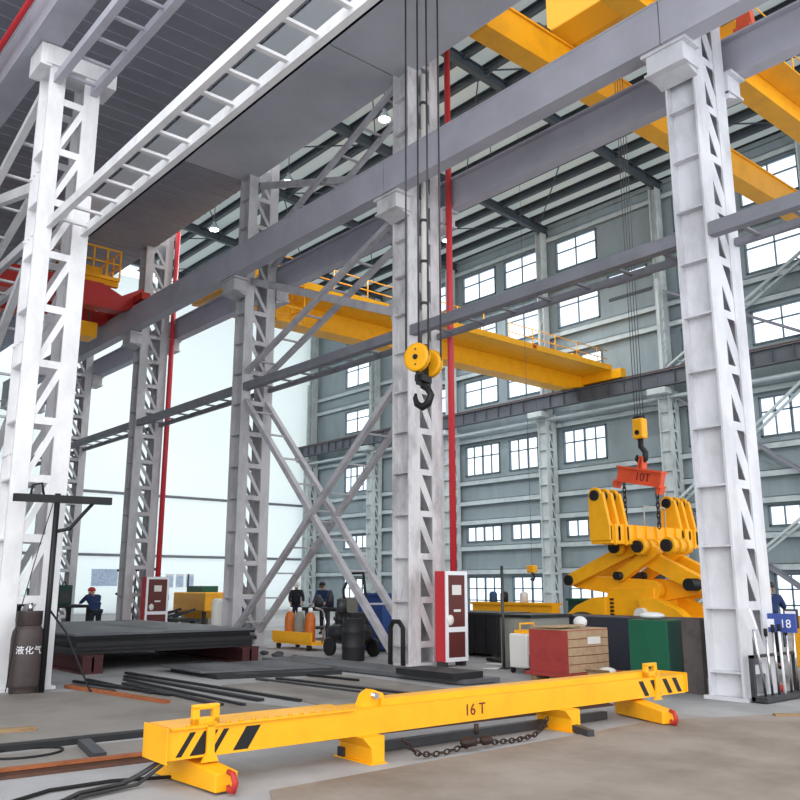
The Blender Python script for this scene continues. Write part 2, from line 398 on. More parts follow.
# ------------------------------------------------------------------ crane girders
def girder(name, label, xa, xb, y, z0, z1, m, fw=.34, tfw=None, group=None, stiff=1.2, rail=True, flat=False):
    t = thing(name, label, 'crane girder', ((xa + xb) / 2, y, z0), group); tfw = tfw or fw
    box(xa, xb, y - fw / 2, y + fw / 2, z0, z0 + .04).build('bottom_flange', m, t)
    box(xa, xb, y - tfw / 2, y + tfw / 2, z1 - .04, z1).build('top_flange', m, t)
    hw = fw / 2 - .012 if flat else .012
    box(xa, xb, y - hw, y + hw, z0 + .04, z1 - .04).build('web', m, t)
    n = max(1, int((xb - xa) / stiff))
    for i in range(1, n):
        x = xa + (xb - xa) * i / n; box(x - .008, x + .008, y - fw / 2 + .03, y + fw / 2 - .03, z0 + .04, z1 - .04).build('stiffener', m, t)
    if rail: box(xa, xb, y - .04, y + .04, z1, z1 + .1).build('rail', M['rustrail'], t)
    return t
seg = ['right of the white right column', 'between the centre and right columns', 'between centre column and second lattice column', 'between the second and third lattice columns', 'between the third and fourth lattice columns', 'farthest left in the middle row']
def span(k): return (CX[k] + W / 2 + .01 if k < 6 else XE + .3, CX[k - 1] + W / 2 - .01 if k > 0 else -.5)
for k in range(6):
    a, b = span(k)
    girder('crane_girder', 'long grey near side crane girder ' + seg[k], a, b, 11.55, 10.36, 11.18, M['girder'], flat=True, group='near side girders of the middle row')
    girder('crane_girder', 'grey far side crane girder with rail ' + seg[k], a, b, 13.28, 10.37, 11.08, M['girder'], fw=.3, tfw=.5, flat=True, group='far side girders of the middle row')
segw = ['right of the white right column on long wall', 'behind yellow clamp along long wall', 'under the yellow crane end on long wall', 'right of red pipe on long wall', 'seen behind the crossed braces on long wall', 'in the far corner on long wall']
for k in range(1, 7):
    a, b = span(k)
    girder('crane_girder', 'dark ribbed crane girder ' + segw[k - 1], a, b, 33.65, 10.5, 11.2, M['fargirder'], fw=.3, group='girders of the long wall', stiff=.8)
    o = box(a, b, 34.0, 34.35, 10.0, 10.12).build('wall_ledge', M['girt'])
    tag(o, 'pale narrow ledge below dark girder ' + segw[k - 1], 'ledge', 'ledges below the wall girders')
girder('crane_girder', 'upper rail girder on the long wall at far right edge', -13.6, -.5, 34.0, 14.1, 14.75, M['fargirder'])
# nearest row girder (pale, runs above the left column)
for (a, b, l) in ((-50, LX + .25, 'pale deep crane girder running left over the nearest column'), (LX + .27, 0, 'pale deep crane girder overhead from nearest column to the upper edge')):
    t = girder('crane_girder', l, a, b, 4.0, 11.14, 11.95, M['girder'], fw=.5, flat=True, group='girders of the nearest row', rail=False)
# red conductor pipe along that girder
tag(MB().cyl((-40, 3.55, 11.55), (-1, 3.55, 11.55), .055, 10).build('conductor_pipe', M['pipered']), 'bright red pipe crossing the upper left corner', 'pipe')

# ------------------------------------------------------------------ tie ladders
def ladder(name, label, p0, p1, off, w, h, m, n, cat='brace', group=None, rung=.07, far=None):
    t = thing(name, label, cat, p0, group); p0, p1, off = V(p0), V(p1), V(off)
    MB().bar(p0, p1, w, h).build('chord', m, t); MB().bar(p0 + off, p1 + off, *(far or (w, h))).build('chord', m, t)
    for i in range(n):
        q = p0.lerp(p1, (i + .5) / n); MB().bar(q, q + off, rung, rung * .6).build('rung', m, t)
    return t
for k in range(6):
    a, b = span(k); a += W / 2; b -= W / 2
    ladder('tie_ladder', 'grey horizontal tie with rungs ' + seg[k], (a, 12.02, 7.15), (b, 12.02, 7.15), (0, .78, 0), .18, .22, M['tie'], 7, 'tie beam', 'ties of the middle row', far=(.1, .13))
ladder('tie_ladder', 'bright white overhead tie with rungs from the nearest column', (LX + LW, 4.335, 7.75), (-.5, 4.335, 7.75), (0, .595, 0), .1, .16, M['white'], 22, 'tie beam')
ladder('tie_ladder', 'white horizontal tie running left from the nearest column', (-40, 4.335, 7.75), (LX, 4.335, 7.75), (0, .595, 0), .1, .16, M['colgrey'], 30, 'tie beam')
ladder('tie_ladder', 'upper grey tie with dark rungs above the nearest column head', (LX + LW - .1, 4.24, 10.5), (-.5, 4.24, 10.5), (0, .66, 0), .13, .16, M['girder'], 20, 'tie beam')

# braces between centre and second lattice column
x1, x2 = CX[2] + W, CX[1]
ladder('brace_ladder', 'laddered grey brace rising to deck left of the centre column', (x1 + .1, 12.05, 10.95), (x2, 12.05, 13.55), (0, .7, 0), .12, .12, M['brace'], 7)
ladder('brace_ladder', 'laddered grey brace above the yellow crane left of centre column', (x1, 12.05, 7.6), (x2, 12.05, 10.1), (0, .7, 0), .13, .13, M['brace'], 6)
t = thing('brace_strut', 'single grey strut falling to the centre column above yellow crane', 'brace', (x1, 12.1, 10.3))
MB().bar((x1, 12.1, 10.35), (x2 - .1, 12.1, 7.75), .12, .2).build('strut', M['brace'], t)
MB().prism([(x2, 12.08, 8.25), (x2 - .35, 12.08, 7.95), (x2 - .25, 12.08, 7.6), (x2, 12.08, 7.35)], (0, .04, 0)).build('gusset', M['brace'], t)
t = thing('brace_strut', 'upper grey strut under the deck beside second lattice column', 'brace', (x1, 12.3, 13.4))
MB().bar((x1, 12.3, 13.45), (x2, 12.3, 11.2), .12, .18).build('strut', M['brace'], t)
ladder('brace_ladder', 'laddered grey cross brace falling right to centre column foot', (x1, 12.05, 6.75), (x2 - .02, 12.05, .1), (0, .7, 0), .14, .14, M['brace'], 9)
ladder('brace_ladder', 'laddered grey cross brace rising right from second column foot', (x1 - .1, 12.0, .35), (x2, 12.0, 6.0), (0, .78, 0), .13, .13, M['brace'], 9)
# braces left of the nearest column
ladder('brace_ladder', 'white laddered brace left of the nearest column near its head', (-23.0, 4.24, 8.27), (LX, 4.24, 10.6), (0, .74, 0), .13, .13, M['white'], 8)
t = thing('brace_strut', 'white single strut meeting the nearest column at the tie', 'brace', (-23, 4.34, 10.5))
MB().bar((-23, 4.34, 10.7), (LX, 4.34, 8.7), .13, .2).build('strut', M['white'], t)
ladder('brace_ladder', 'white laddered brace falling left below the tie of nearest column', (-22.5, 4.24, 1.2), (LX, 4.24, 7.3), (0, .74, 0), .13, .13, M['colgrey'], 9)
# braces along the long wall at right
xa, xb = CX[2] + W, CX[1]
for (z0, z1, l) in ((11.5, 15.2, 'upper'), (5.3, 10.2, 'middle'), (.4, 5.1, 'lower')):
    ladder('brace_ladder', 'thin pale %s wall brace rising right behind the right column' % l, (xa, 34.1, z0), (xb, 34.1, z1), (0, .55, 0), .1, .1, M['girt'], 8, group='rising braces of the wall bay')
    ladder('brace_ladder', 'thin dark %s wall brace falling right behind the right column' % l, (xa, 34.15, z1), (xb, 34.15, z0), (0, .45, 0), .1, .1, M['tie'], 8, group='falling braces of the wall bay')

# ------------------------------------------------------------------ upper crane deck over the near bay
n = 0
def deckpanel(a, b, y0, y1, z, m, lab):
    g = MB(); g.box(a, b, y0, y1, z, z + .03)
    x = a + .3
    while x < b - .1 and m is M['deckdark']:
        g.box(x, x + .1, y0, y1, z - .018, z); x += .5
    tag(g.build('ceiling', m), lab, 'deck', None, 'structure')
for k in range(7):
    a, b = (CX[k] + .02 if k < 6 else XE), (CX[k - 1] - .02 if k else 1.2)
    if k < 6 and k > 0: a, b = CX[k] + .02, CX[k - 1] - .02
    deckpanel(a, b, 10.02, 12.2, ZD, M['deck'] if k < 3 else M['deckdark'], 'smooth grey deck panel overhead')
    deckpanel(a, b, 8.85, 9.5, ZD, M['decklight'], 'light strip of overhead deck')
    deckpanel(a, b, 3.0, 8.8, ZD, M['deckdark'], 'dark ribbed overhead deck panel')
tag(box(XE, 1.2, 3.0, 12.2, ZD + .6, ZD + .7).build('ceiling', M['gap']), 'black sheet added above the deck for the dark void in its gap', 'deck', None, 'structure')  # blackened sheet paints the void above the gap and stops sky light
tag(box(XE, -13.0, -6.0, 2.98, ZD, ZD + .1).build('ceiling', M['deckdark']), 'unseen dark deck added left of camera to block light', 'deck', None, 'structure')  # unseen deck added to keep light off the left columns
struct('wall_light_block', box(XE, -13.0, -6.2, -6.0, 0, ZD + .1), M['wall'], label='unseen sheet wall added left of camera to block light', cat='wall')  # unseen wall added with that deck to block light from the left
tag(box(XE, 1.2, 12.15, 12.2, ZD + .03, ZD + .6).build('trim_50', M['girder']), 'edge plate of overhead deck', 'trim', None, 'structure')
#@@MORE
# ------------------------------------------------------------------ orange bridge crane high in the big bay
CR = thing('bridge_crane', 'large orange yellow twin girder overhead crane at the upper right', 'overhead crane', (-11.4, 23.5, 15.0))
for (a, b) in ((-13.15, -12.55), (-10.2, -9.6)):
    g = MB(); zz = 15.0; top = 15.88
    g.prism([(a, 12.6, zz + .35), (a, 13.6, zz), (a, 33.4, zz), (a, 34.4, zz + .35), (a, 34.4, top), (a, 12.6, top)], (b - a, 0, 0))
    G = g.build('girder', M['craneo'], CR)
    box(a - .05, a + .012, 12.7, 34.3, 15.85, 15.91).build('flange_lip', M['craneo'], G); box(b - .012, b + .05, 12.7, 34.3, 15.85, 15.91).build('flange_lip', M['craneo'], G)
    box((a + b) / 2 - .04, (a + b) / 2 + .04, 12.8, 34.2, 15.9, 15.98).build('trolley_rail', M['rustrail'], CR)
for y in (12.75, 34.0):
    box(-14.0, -8.8, y - .25, y + .25, 14.95, 15.5).build('end_carriage', M['craneo'], CR)
    for x in (-13.6, -9.2): MB().cyl((x, y - .1, 14.98), (x, y + .1, 14.98), .22, 16).build('wheel', M['darksteel'], CR)
g = MB(); ya = 14
box(-9.58, -8.85, 13.4, 33.2, 15.5, 15.55).build('walkway', M['craneo'], CR)
for i in range(17):
    y = 13.6 + i * 1.2; MB().cyl((-8.9, y, 15.55), (-8.9, y, 16.6), .025, 6).build('railing_post', M['yellow'], CR)
for z in (16.1, 16.58): MB().cyl((-8.9, 13.6, z), (-8.9, 32.8, z), .022, 6).build('railing_bar', M['yellow'], CR)
tag(box(-15.0, -5.5, 12.24, 12.9, 14.41, 14.75).build('crane_girder', M['girder']), 'grey rail beam resting on the deck edge under the orange crane', 'crane girder')
T = thing('crane_trolley', 'yellow boxed crane trolley with orange motor at top edge of picture', 'crane trolley', (-11.4, 17.4, 16.0))
g = MB(); g.prism([(-12.9, 16.3, 16.25), (-12.9, 16.9, 15.98), (-12.9, 18.6, 15.98), (-12.9, 18.6, 17.5), (-12.9, 16.3, 17.5)], (2.2, 0, 0)); g.build('housing', M['trolley'], T, .03)
box(-10.65, -9.4, 16.4, 18.5, 16.0, 17.0).build('drive_housing', M['orange'], T, .03)
MB().cyl((-10.2, 16.2, 16.5), (-10.2, 16.75, 16.5), .28, 18).build('motor', M['navy'], T)
MB().cyl((-12.95, 15.9, 16.2), (-12.95, 16.4, 16.2), .2, 14).build('motor', M['navy'], T)
for x in (-12.85, -9.9):
    for y in (16.7, 18.2): MB().cyl((x - .06, y, 16.14), (x + .06, y, 16.14), .16, 14).build('wheel', M['darksteel'], T)
E_ = thing('rail_end_stop', 'small orange end stop on the rail behind the right column top', 'end stop', (-6.1, 13.28, 11.08))
box(-6.25, -5.95, 13.1, 13.45, 11.08, 11.2).build('base', M['orange'], E_); MB().prism([(-6.25, 13.2, 11.2), (-5.95, 13.2, 11.2), (-6.0, 13.2, 11.75), (-6.2, 13.2, 11.75)], (0, .16, 0)).build('post', M['orange'], E_)
MB().cyl((-6.2, 13.28, 11.6), (-6.55, 13.28, 11.6), .09, 12).build('buffer', M['craneo'], E_)

# ------------------------------------------------------------------ yellow crane in the middle distance
C2 = thing('bridge_crane', 'yellow overhead crane with railings behind the centre column', 'overhead crane', (-24.6, 23.5, 11.05))
g = MB(); g.prism([(-26.0, 13.5, 11.25), (-26.0, 14.4, 10.98), (-26.0, 32.2, 10.98), (-26.0, 33.9, 11.3), (-26.0, 33.9, 11.8), (-26.0, 13.5, 11.8)], (.8, 0, 0)); g.build('girder', M['yellow'], C2)
box(-25.2, -23.5, 13.8, 33.6, 11.74, 11.8).build('walkway', M['yellow'], C2)
box(-23.53, -23.48, 13.8, 33.6, 11.74, 12.0).build('fascia', M['yellow'], C2)
for y in (13.28, 33.65): box(-26.6, -22.9, y - .2, y + .2, 11.3, 11.75).build('end_carriage', M['yellow'], C2)
for i in range(13):
    y = 14 + i * 1.55; MB().cyl((-23.6, y, 11.8), (-23.6, y, 12.75), .025, 6).build('railing_post', M['yellow'], C2)
for z in (12.35, 12.75): MB().cyl((-23.6, 14, z), (-23.6, 24.9, z), .022, 6).build('railing_bar', M['yellow'], C2)
for z in (12.3, 12.7): MB().cyl((-23.6, 26.4, z), (-23.6, 33.4, z), .022, 6).build('railing_bar', M['yellow'], C2)
g = MB()                                             # service cage below the near end
for (x, y) in ((-24.2, 14.6), (-23.4, 14.6), (-24.2, 15.7), (-23.4, 15.7)): g.bar((x, y, 10.35), (x, y, 11.8), .05, .05)
for z in (10.38, 10.9, 11.4):
    g.bar((-24.2, 14.6, z), (-23.4, 14.6, z), .05, .05).bar((-24.2, 15.7, z), (-23.4, 15.7, z), .05, .05).bar((-24.2, 14.6, z), (-24.2, 15.7, z), .05, .05).bar((-23.4, 14.6, z), (-23.4, 15.7, z), .05, .05)
g.box(-24.2, -23.4, 14.6, 15.7, 10.32, 10.36); g.build('service_cage', M['yellow'], C2)
MB().cyl((-25.0, 14.9, 12.15), (-25.0, 15.6, 12.15), .28, 14).build('motor', M['yellow'], C2)
box(-25.6, -24.7, 15.9, 17.0, 11.8, 12.3).build('gearbox', M['yellow'], C2, .04)
box(-25.0, -24.2, 31.5, 32.3, 11.8, 12.4).build('control_box', M['yellow'], C2, .03)
box(-23.47, -23.44, 27.8, 28.0, 11.8, 11.95).build('warning_light', M['red'], C2)

# ------------------------------------------------------------------ red crane far left
C3 = thing('bridge_crane', 'red overhead crane seen between the left lattice columns', 'overhead crane', (-29, 8, 10.9))
pr_ = [(11.5, 11.3), (11.0, 10.95), (4.9, 10.92), (4.4, 11.3), (4.4, 11.75), (5.2, 11.75), (10.3, 11.8), (11.0, 11.5), (11.75, 11.95), (11.75, 11.3)]
for x in (-28.3, -30.6):
    g = MB(); g.prism([(x, y, z) for y, z in pr_[1:9]] + [(x, 11.75, 11.3)], (.55, 0, 0)); g.build('girder', M['red'], C3)
box(-31.2, -27.0, 11.4, 11.7, 11.3, 11.55).build('end_carriage', M['red'], C3)
T3 = thing('crane_trolley', 'yellow railed crane trolley standing on the red crane', 'crane trolley', (-29.2, 10.2, 11.82))
for x in (-30.4, -28.0): box(x - .1, x + .1, 9.0, 10.9, 11.82, 12.0).build('wheel_beam', M['yellow'], T3)
box(-30.6, -27.8, 9.0, 10.9, 12.0, 12.12).build('platform', M['yellow'], T3)
box(-29.8, -28.4, 9.4, 10.5, 12.12, 12.6).build('hoist_drum_housing', M['yellow'], T3, .04)
for (x, y) in [(-27.8, 9.0 + i * .47) for i in range(5)] + [(-30.6 + i * .7, 10.9) for i in range(4)] + [(-30.6 + i * .7, 9.0) for i in range(4)]:
    MB().bar((x, y, 12.12), (x, y, 13.1), .05, .05).build('railing_post', M['yellow'], T3)
for z in (12.6, 13.1):
    MB().bar((-27.8, 9, z), (-27.8, 10.9, z), .05, .05).bar((-27.8, 9, z), (-30.6, 9, z), .05, .05).bar((-27.8, 10.9, z), (-30.6, 10.9, z), .05, .05).build('railing_bar', M['yellow'], T3)
H3 = thing('hoist_block', 'small yellow hoist block hanging below the red crane', 'hoist', (-29.4, 10.3, 10.2))
box(-29.8, -29.0, 9.9, 10.7, 10.2, 10.75).build('block', M['yellow'], H3, .04)
for y in (10.1, 10.5): MB().cyl((-29.4, y, 10.7), (-29.4, y, 12.0), .03, 6).build('rope', M['rope'], H3)

# ------------------------------------------------------------------ yellow hook block in front of the centre column
HB = thing('hook_block', 'yellow twin sheave hook block hanging on ropes before the centre column', 'hook block', (-11.05, 10.0, 5.0))
ax = V((-.26, .965, 0)).normalized()
for k, (o, n_) in enumerate(((-.2, 'sheave'), (.22, 'sheave'))):
    c = V((-11.02, 10.0, 5.6 - .03 * k)) + ax * o
    g = MB(); prof = [(-.062, .2), (-.06, .25), (-.035, .265), (-.01, .23), (.01, .23), (.035, .265), (.06, .25), (.062, .2)]
    g.tube([c + ax * a for a, r_ in prof], [r_ for a, r_ in prof], 28)
    s_ = g.build('sheave', M['yellow'], HB)
    MB().cyl(c - ax * .075, c + ax * .075, .05, 14).build('axle', M['darksteel'], s_)
    if k == 0:
        for q in range(2): MB().cyl(c - ax * .07 + V((0, 0, .14 - .28 * q)), c - ax * .05 + V((0, 0, .14 - .28 * q)), .018, 8).build('bolt', M['darksteel'], s_)
g = MB(); c = V((-11.02, 10, 5.6)); g.bar(c - ax * .12 + V((0, 0, .1)), c - ax * .12 + V((0, 0, -.5)), .03, .22, ax).bar(c + ax * .12 + V((0, 0, .1)), c + ax * .12 + V((0, 0, -.5)), .03, .22, ax); g.build('cheek_plate', M['black'], HB)
g = MB(); g.cyl(c - ax * .3, c + ax * .32, .035, 10); g.bar(c - ax * .16 + V((0, 0, -.36)), c + ax * .16 + V((0, 0, -.36)), .16, .12); g.build('crosshead', M['black'], HB)
hk = [c + V((0, 0, -.4)), c + V((0, 0, -.5)), c + V((.1, .02, -.56)), c + V((.17, .03, -.68)), c + V((.1, .02, -.82)), c + V((-.03, 0, -.87)), c + V((-.15, -.02, -.8)), c + V((-.19, -.03, -.68)), c + V((-.17, -.03, -.6))]
MB().tube(hk, [.06, .055, .06, .065, .07, .07, .06, .045, .02], 10).build('hook', M['black'], HB)
for k, o in enumerate((-.2, .22)):
    cc = c + ax * o; rt = V((ax.y, -ax.x, 0))
    for s_ in (-1, 1): MB().cyl(cc + rt * (.24 * s_), V((cc.x + rt.x * .24 * s_, cc.y + rt.y * .24 * s_, 13.69)), .018, 6).build('rope', M['rope'], HB)

# ------------------------------------------------------------------ clamp rigging and big yellow clamp
H2 = thing('hook_block', 'small yellow hook block above the orange lifting beam', 'hook block', (-11.87, 18.0, 4.45))
g = MB(); g.box(-12.02, -11.72, 17.88, 18.12, 5.15, 5.66); g.build('body', M['yellow'], H2, .04)
for q in range(4): MB().cyl((-12.0 + q * .075, 18, 5.66), (-11.975 + q * .075, 18, 5.66), .09, 14).build('sheave', M['darksteel'], H2)
MB().cyl((-11.87, 17.85, 5.3), (-11.87, 18.15, 5.3), .06, 12).build('pin', M['black'], H2)
g = MB(); c = V((-11.87, 18, 5.1)); g.tube([c + V((0, 0, .1)), c + V((0, 0, -.15)), c + V((.12, 0, -.3)), c + V((.1, 0, -.46)), c + V((-.02, 0, -.54)), c + V((-.14, 0, -.44)), c + V((-.12, 0, -.34))], [.07, .07, .07, .075, .075, .06, .03], 10); g.build('hook', M['black'], H2)
for q in range(4): MB().cyl((-11.99 + q * .08, 18, 5.6), (-11.99 + q * .08, 18, 15.98), .01, 5).build('rope', M['rope'], H2)
LB = thing('lifting_beam', 'orange lifting beam marked 10T hanging over the yellow clamp', 'lifting beam', (-11.9, 18, 3.75))
d = V((1.28, 0, -.28)).normalized()
c = V((-11.93, 18, 4.22))
def at(u, y, v): return c + d * u + V((0, y, 0)) + V((d.z * -1, 0, d.x)) * v
g = MB(); g.prism([at(-.62, -.09, -.17), at(.62, -.09, -.17), at(.62, -.09, .17), at(-.62, -.09, .17)], (0, .18, 0)); g.build('web', M['orange'], LB)
g = MB(); g.prism([at(-.64, -.16, .15), at(.64, -.16, .15), at(.64, -.16, .2), at(-.64, -.16, .2)], (0, .32, 0)); g.prism([at(-.64, -.16, -.2), at(.64, -.16, -.2), at(.64, -.16, -.15), at(-.64, -.16, -.15)], (0, .32, 0)); g.build('flange', M['orange'], LB)
for s_ in (-1, 1):
    g = MB(); g.prism([at(.62 * s_ - .12, -.1, -.2), at(.62 * s_ + .04, -.1, -.2), at(.62 * s_ + .02, -.1, -.36), at(.62 * s_ - .06, -.1, -.36)], (0, .2, 0)); g.build('end_lug', M['orange'], LB)
    g = MB(); g.prism([at(.05 * s_ - .03, -.1, .2), at(.05 * s_ + .03, -.1, .2), at(0.03 * s_ + .02, -.1, .5), at(.03 * s_ - .02, -.1, .5)], (0, .2, 0)); g.build('top_lug', M['orange'], LB)
ang = math.atan2(.28, 1.28)
text_mesh('lettering', '10T', .28, M['darkred'], LB, at(.12, -.1, -.1), (R(90), ang, 0), .004)
SL = [(-12.42, 4.05), (-11.5, 3.85)]
for i, (x, z) in enumerate(SL):
    g = MB(); k = 0; zz = z
    while zz > 3.0:
        o = V((x, 18, zz)); a = V((.035, 0, 0)) if k % 2 else V((0, .035, 0)); pts = [o + a + V((0, 0, .05)), o + V((0, 0, .085)), o - a + V((0, 0, .05)), o - a - V((0, 0, .05)), o - V((0, 0, .085)), o + a - V((0, 0, .05))]
        g.tube(pts, .016, 5, closed=True); zz -= .12; k += 1
    tag(g.build('chain_sling', M['chain']), ['left dark chain hanging from the orange lifting beam', 'right dark chain hanging from the orange lifting beam'][i], 'chain', 'chains under the lifting beam')

CL = thing('lifting_clamp', 'huge yellow scissor lifting clamp with black pivot pins', 'clamp', (-12.3, 17.9, 0))
Yl = M['yellow']
xb0, xb1 = -12.3, -11.74
def horn(y):
    g = MB(); top = [(-12.12 + .17 * math.cos(t), 3.68 + .17 * math.sin(t)) for t in [math.pi - i * math.pi / 8 for i in range(9)]]
    g.prism([(xb0, y, 2.62), (xb1, y, 2.62), (xb1, y, 2.95), (-11.9, y, 3.74)] + [(x, y, z) for x, z in reversed(top)] + [(xb0, y, 3.3)], (0, .1, 0)); return g.build('horn_plate', Yl, CL, .01)
for y0 in (16.35, 19.35):
    for i in range(3): horn(y0 + i * .33)
    MB().cyl((-12.1, y0 - .06, 3.66), (-12.1, y0 + .82, 3.66), .12, 18).build('pivot_pin', M['black'], CL)
box(xb0, xb1, 16.4, 20.1, 2.55, 3.0).build('top_beam', Yl, CL)
for i in range(9): box(xb1, xb1 + .05, 16.5 + i * .42, 16.54 + i * .42, 2.52, 3.0).build('rib', Yl, CL)
MB().tube([(-11.9, 18.9, 3.0), (-11.9, 18.9, 3.5), (-11.9, 18.0, 3.5), (-11.9, 18.0, 3.0)], .02, 6).build('guard_rail', M['brace'], CL)
# scissor linkage in two planes
def arm(p, q, w0, w1, y, t=.22, name='scissor_arm'):
    p, q = V((p[0], 0, p[1])), V((q[0], 0, q[1])); dd = (q - p).normalized(); n_ = V((-dd.z, 0, dd.x))
    g = MB(); pts = []
    for j in range(7): a = math.pi / 2 + math.pi * j / 6; pts.append(p + (n_ * math.sin(a) + dd * math.cos(a)) * w0)
    pts = [p + n_ * w0, ] + [p + n_ * (w0 * math.cos(math.pi * j / 8)) - dd * (w0 * math.sin(math.pi * j / 8)) for j in range(1, 8)] + [p - n_ * w0, q - n_ * w1] + [q - n_ * (w1 * math.cos(math.pi * j / 8)) + dd * (w1 * math.sin(math.pi * j / 8)) for j in range(1, 8)] + [q + n_ * w1]
    g.prism([(v.x, y, v.z) for v in pts], (0, t, 0)); return g.build(name, Yl, CL, .012)
for (y, off) in ((17.55, 0), (18.55, 0)):
    arm((-13.87, 1.75), (-12.0, 2.5), .15, .17, y); arm((-13.87, 1.72), (-11.7, 1.5), .16, .24, y + .25)
    arm((-12.2, 2.45), (-10.57, 1.65), .2, .19, y + .3); arm((-10.57, 1.62), (-12.7, 1.35), .18, .3, y + .55)
    arm((-12.5, 1.82), (-11.5, 2.4), .13, .13, y + .1)
    for (x, z, r_) in ((-13.9, 1.74, .13), (-10.54, 1.63, .14), (-12.44, 1.84, .1)):
        MB().cyl((x, y - .06, z), (x, y + .9, z), r_, 18).build('pivot_pin', M['black'], CL)
for i, x in enumerate((-12.3, -11.65, -10.88)):
    for j in range(3): MB().cyl((x, 17.3 + j * .3, 2.5), (x, 17.5 + j * .3, 2.5), .19, 18).build('hub', Yl, CL)
    MB().cyl((x, 17.22, 2.5), (x, 17.3, 2.5), .14, 18).build('pivot_pin', M['black'], CL)
g = MB(); g.prism([(-13.1, 17.75, .02), (-11.5, 17.75, .02), (-11.6, 17.75, 1.55), (-12.9, 17.75, 1.55)], (0, 1.2, 0)); g.build('body', Yl, CL, .02)
for y in (17.5, 18.7):
    jl = [(-14.2, .55), (-14.05, .85), (-13.7, 1.12), (-13.2, 1.32), (-12.8, 1.35), (-12.8, .3), (-13.4, .02), (-14.1, .02)]
    g = MB(); g.prism([(x, y, z) for x, z in jl], (0, .3, 0)); g.build('jaw', Yl, CL, .02)
    jr = [(-11.9, 1.32), (-11.4, 1.32), (-10.9, 1.1), (-10.45, .75), (-10.3, .4), (-10.4, .02), (-11.0, .02), (-11.7, .5)]
    g = MB(); g.prism([(x, y, z) for x, z in jr], (0, .3, 0)); g.build('jaw', Yl, CL, .02)
g = MB(); g.ball((-13.35, 17.3, .75), .3, 1.4, .8, .8, 8); g.build('motor', M['black'], CL)
for x in (-12.95, -12.82):
    g = MB()
    for i in range(10): g.box(x, x + .09, 17.68, 17.75, .45 + i * .09, .5 + i * .09)
    g.build('ratchet_strip', M['darksteel'], CL)
for (x, z) in ((-11.75, .95), (-11.3, .8)): MB().cyl((x, 17.35, z), (x, 17.55, z), .16, 14).build('lamp_cover', M['offwhite'], CL)

# ------------------------------------------------------------------ 16 T spreader beam on the floor
SB = thing('spreader_beam', 'long yellow 16 T spreader beam lying across the foreground', 'lifting beam', (0, 0, 0))
g = MB(); y0, y1 = -3.58, 3.6
g.box(-.2, .2, y0, y1, .24, .47); g.m = 1
def stripe(y, s=1, w=.11):
    g.prism([(.2, y, .26), (.2, y + w, .26), (.2, y + w + .12 * s, .44), (.2, y + .12 * s, .44)], (.002, 0, 0))
for y, w_ in ((-3.5, .05), (-3.38, .13), (-3.2, .05), (-2.99, .14)): stripe(y, 1, w_)
for y in (2.62, 2.86, 3.12, 3.33): stripe(y + .1, -1, .09)
g.build('box_beam', [M['yellow'], M['black']], SB)
box(-.23, .23, y0 - .015, y0, .22, .49).build('end_plate', M['yellow'], SB); box(-.23, .23, y1, y1 + .015, .25, .49).build('end_plate', M['yellow'], SB)
g = MB(); g.box(-.22, .225, -3.55, -1.75, .47, .487); g.build('flange_plate', M['yellow'], SB)
for i in range(14):
    MB().lathe((.2, -3.4 + i * .12, .487), [(.018, 0), (.018, .016)], 6).build('bolt', M['craneo'], SB)
box(-.1, .1, -1.35, 3.2, .47, .535).build('top_channel', M['yellow'], SB)
MB().prism([(-.06, -1.55, .47), (-.06, -1.25, .47), (-.06, -1.3, .58), (-.06, -1.42, .62), (-.06, -1.5, .58)], (.12, 0, 0)).build('pivot_lug', M['yellow'], SB)
MB().cyl((-.12, -1.42, .565), (.12, -1.42, .565), .03, 10).build('pivot_pin', M['chrome'], SB)
for y in (-3.22, 2.95):
    g = MB(); w2 = .15; yc = y; w2 = .12; o_ = [(yc - w2, .47), (yc + w2, .47), (yc + w2, .64), (yc + .1, .68), (yc - .1, .68), (yc - w2 + .02, .64)]; i_ = [(yc - .07, .56), (yc + .07, .56), (yc + .07, .62), (yc - .07, .62)]
    g.box(.1, .16, yc - w2, yc - .06, .47, .63).box(.1, .16, yc + .06, yc + w2, .47, .63).box(.1, .16, yc - w2, yc + w2, .6, .64).box(.1, .16, yc - w2, yc + w2, .47, .54)
    g.build('lifting_lug', M['yellow'], SB, .01)
    g = MB(); g.box(.2, .225, yc - .02, yc + .05, .24, .49); g.prism([(.2, yc - .06, .2), (.2, yc + .09, .2), (.2, yc + .05, .27), (.2, yc - .02, .27)], (.03, 0, 0)); g.build('strap', M['yellow'], SB)
for y, a, x0, x1 in ((-3.22, R(3), -.55, .5), (2.72, R(-21), -.25, .78)):
    dr = V((math.cos(a), math.sin(a), 0)); nn = V((-math.sin(a), math.cos(a), 0)); o_ = V((0, y, 0))
    g = MB(); b_ = o_ + dr * x0; e_ = o_ + dr * x1
    g.prism([b_ - nn * .1 + V((0, 0, .01)), e_ - nn * .1 + V((0, 0, .02)), e_ - nn * .1 + V((0, 0, .16)), b_ + dr * .1 - nn * .1 + V((0, 0, .24)), b_ - nn * .1 + V((0, 0, .2))], nn * .2); A_ = g.build('cross_arm', M['yellow'], SB, .008)
    for ee, ss in ((e_, 1), (b_, -1)):
        hp = [ee + dr * (.02 * ss) + V((0, 0, .17)), ee + dr * (.09 * ss) + V((0, 0, .16)), ee + dr * (.13 * ss) + V((0, 0, .1)), ee + dr * (.1 * ss) + V((0, 0, .04)), ee + dr * (.04 * ss) + V((0, 0, .035)), ee + dr * (.02 * ss) + V((0, 0, .07))]
        tagp = MB().tube(hp, [.022, .024, .027, .027, .024, .014], 8).build('hook', M['red'], SB); tagp['label'] = 'small red hook'
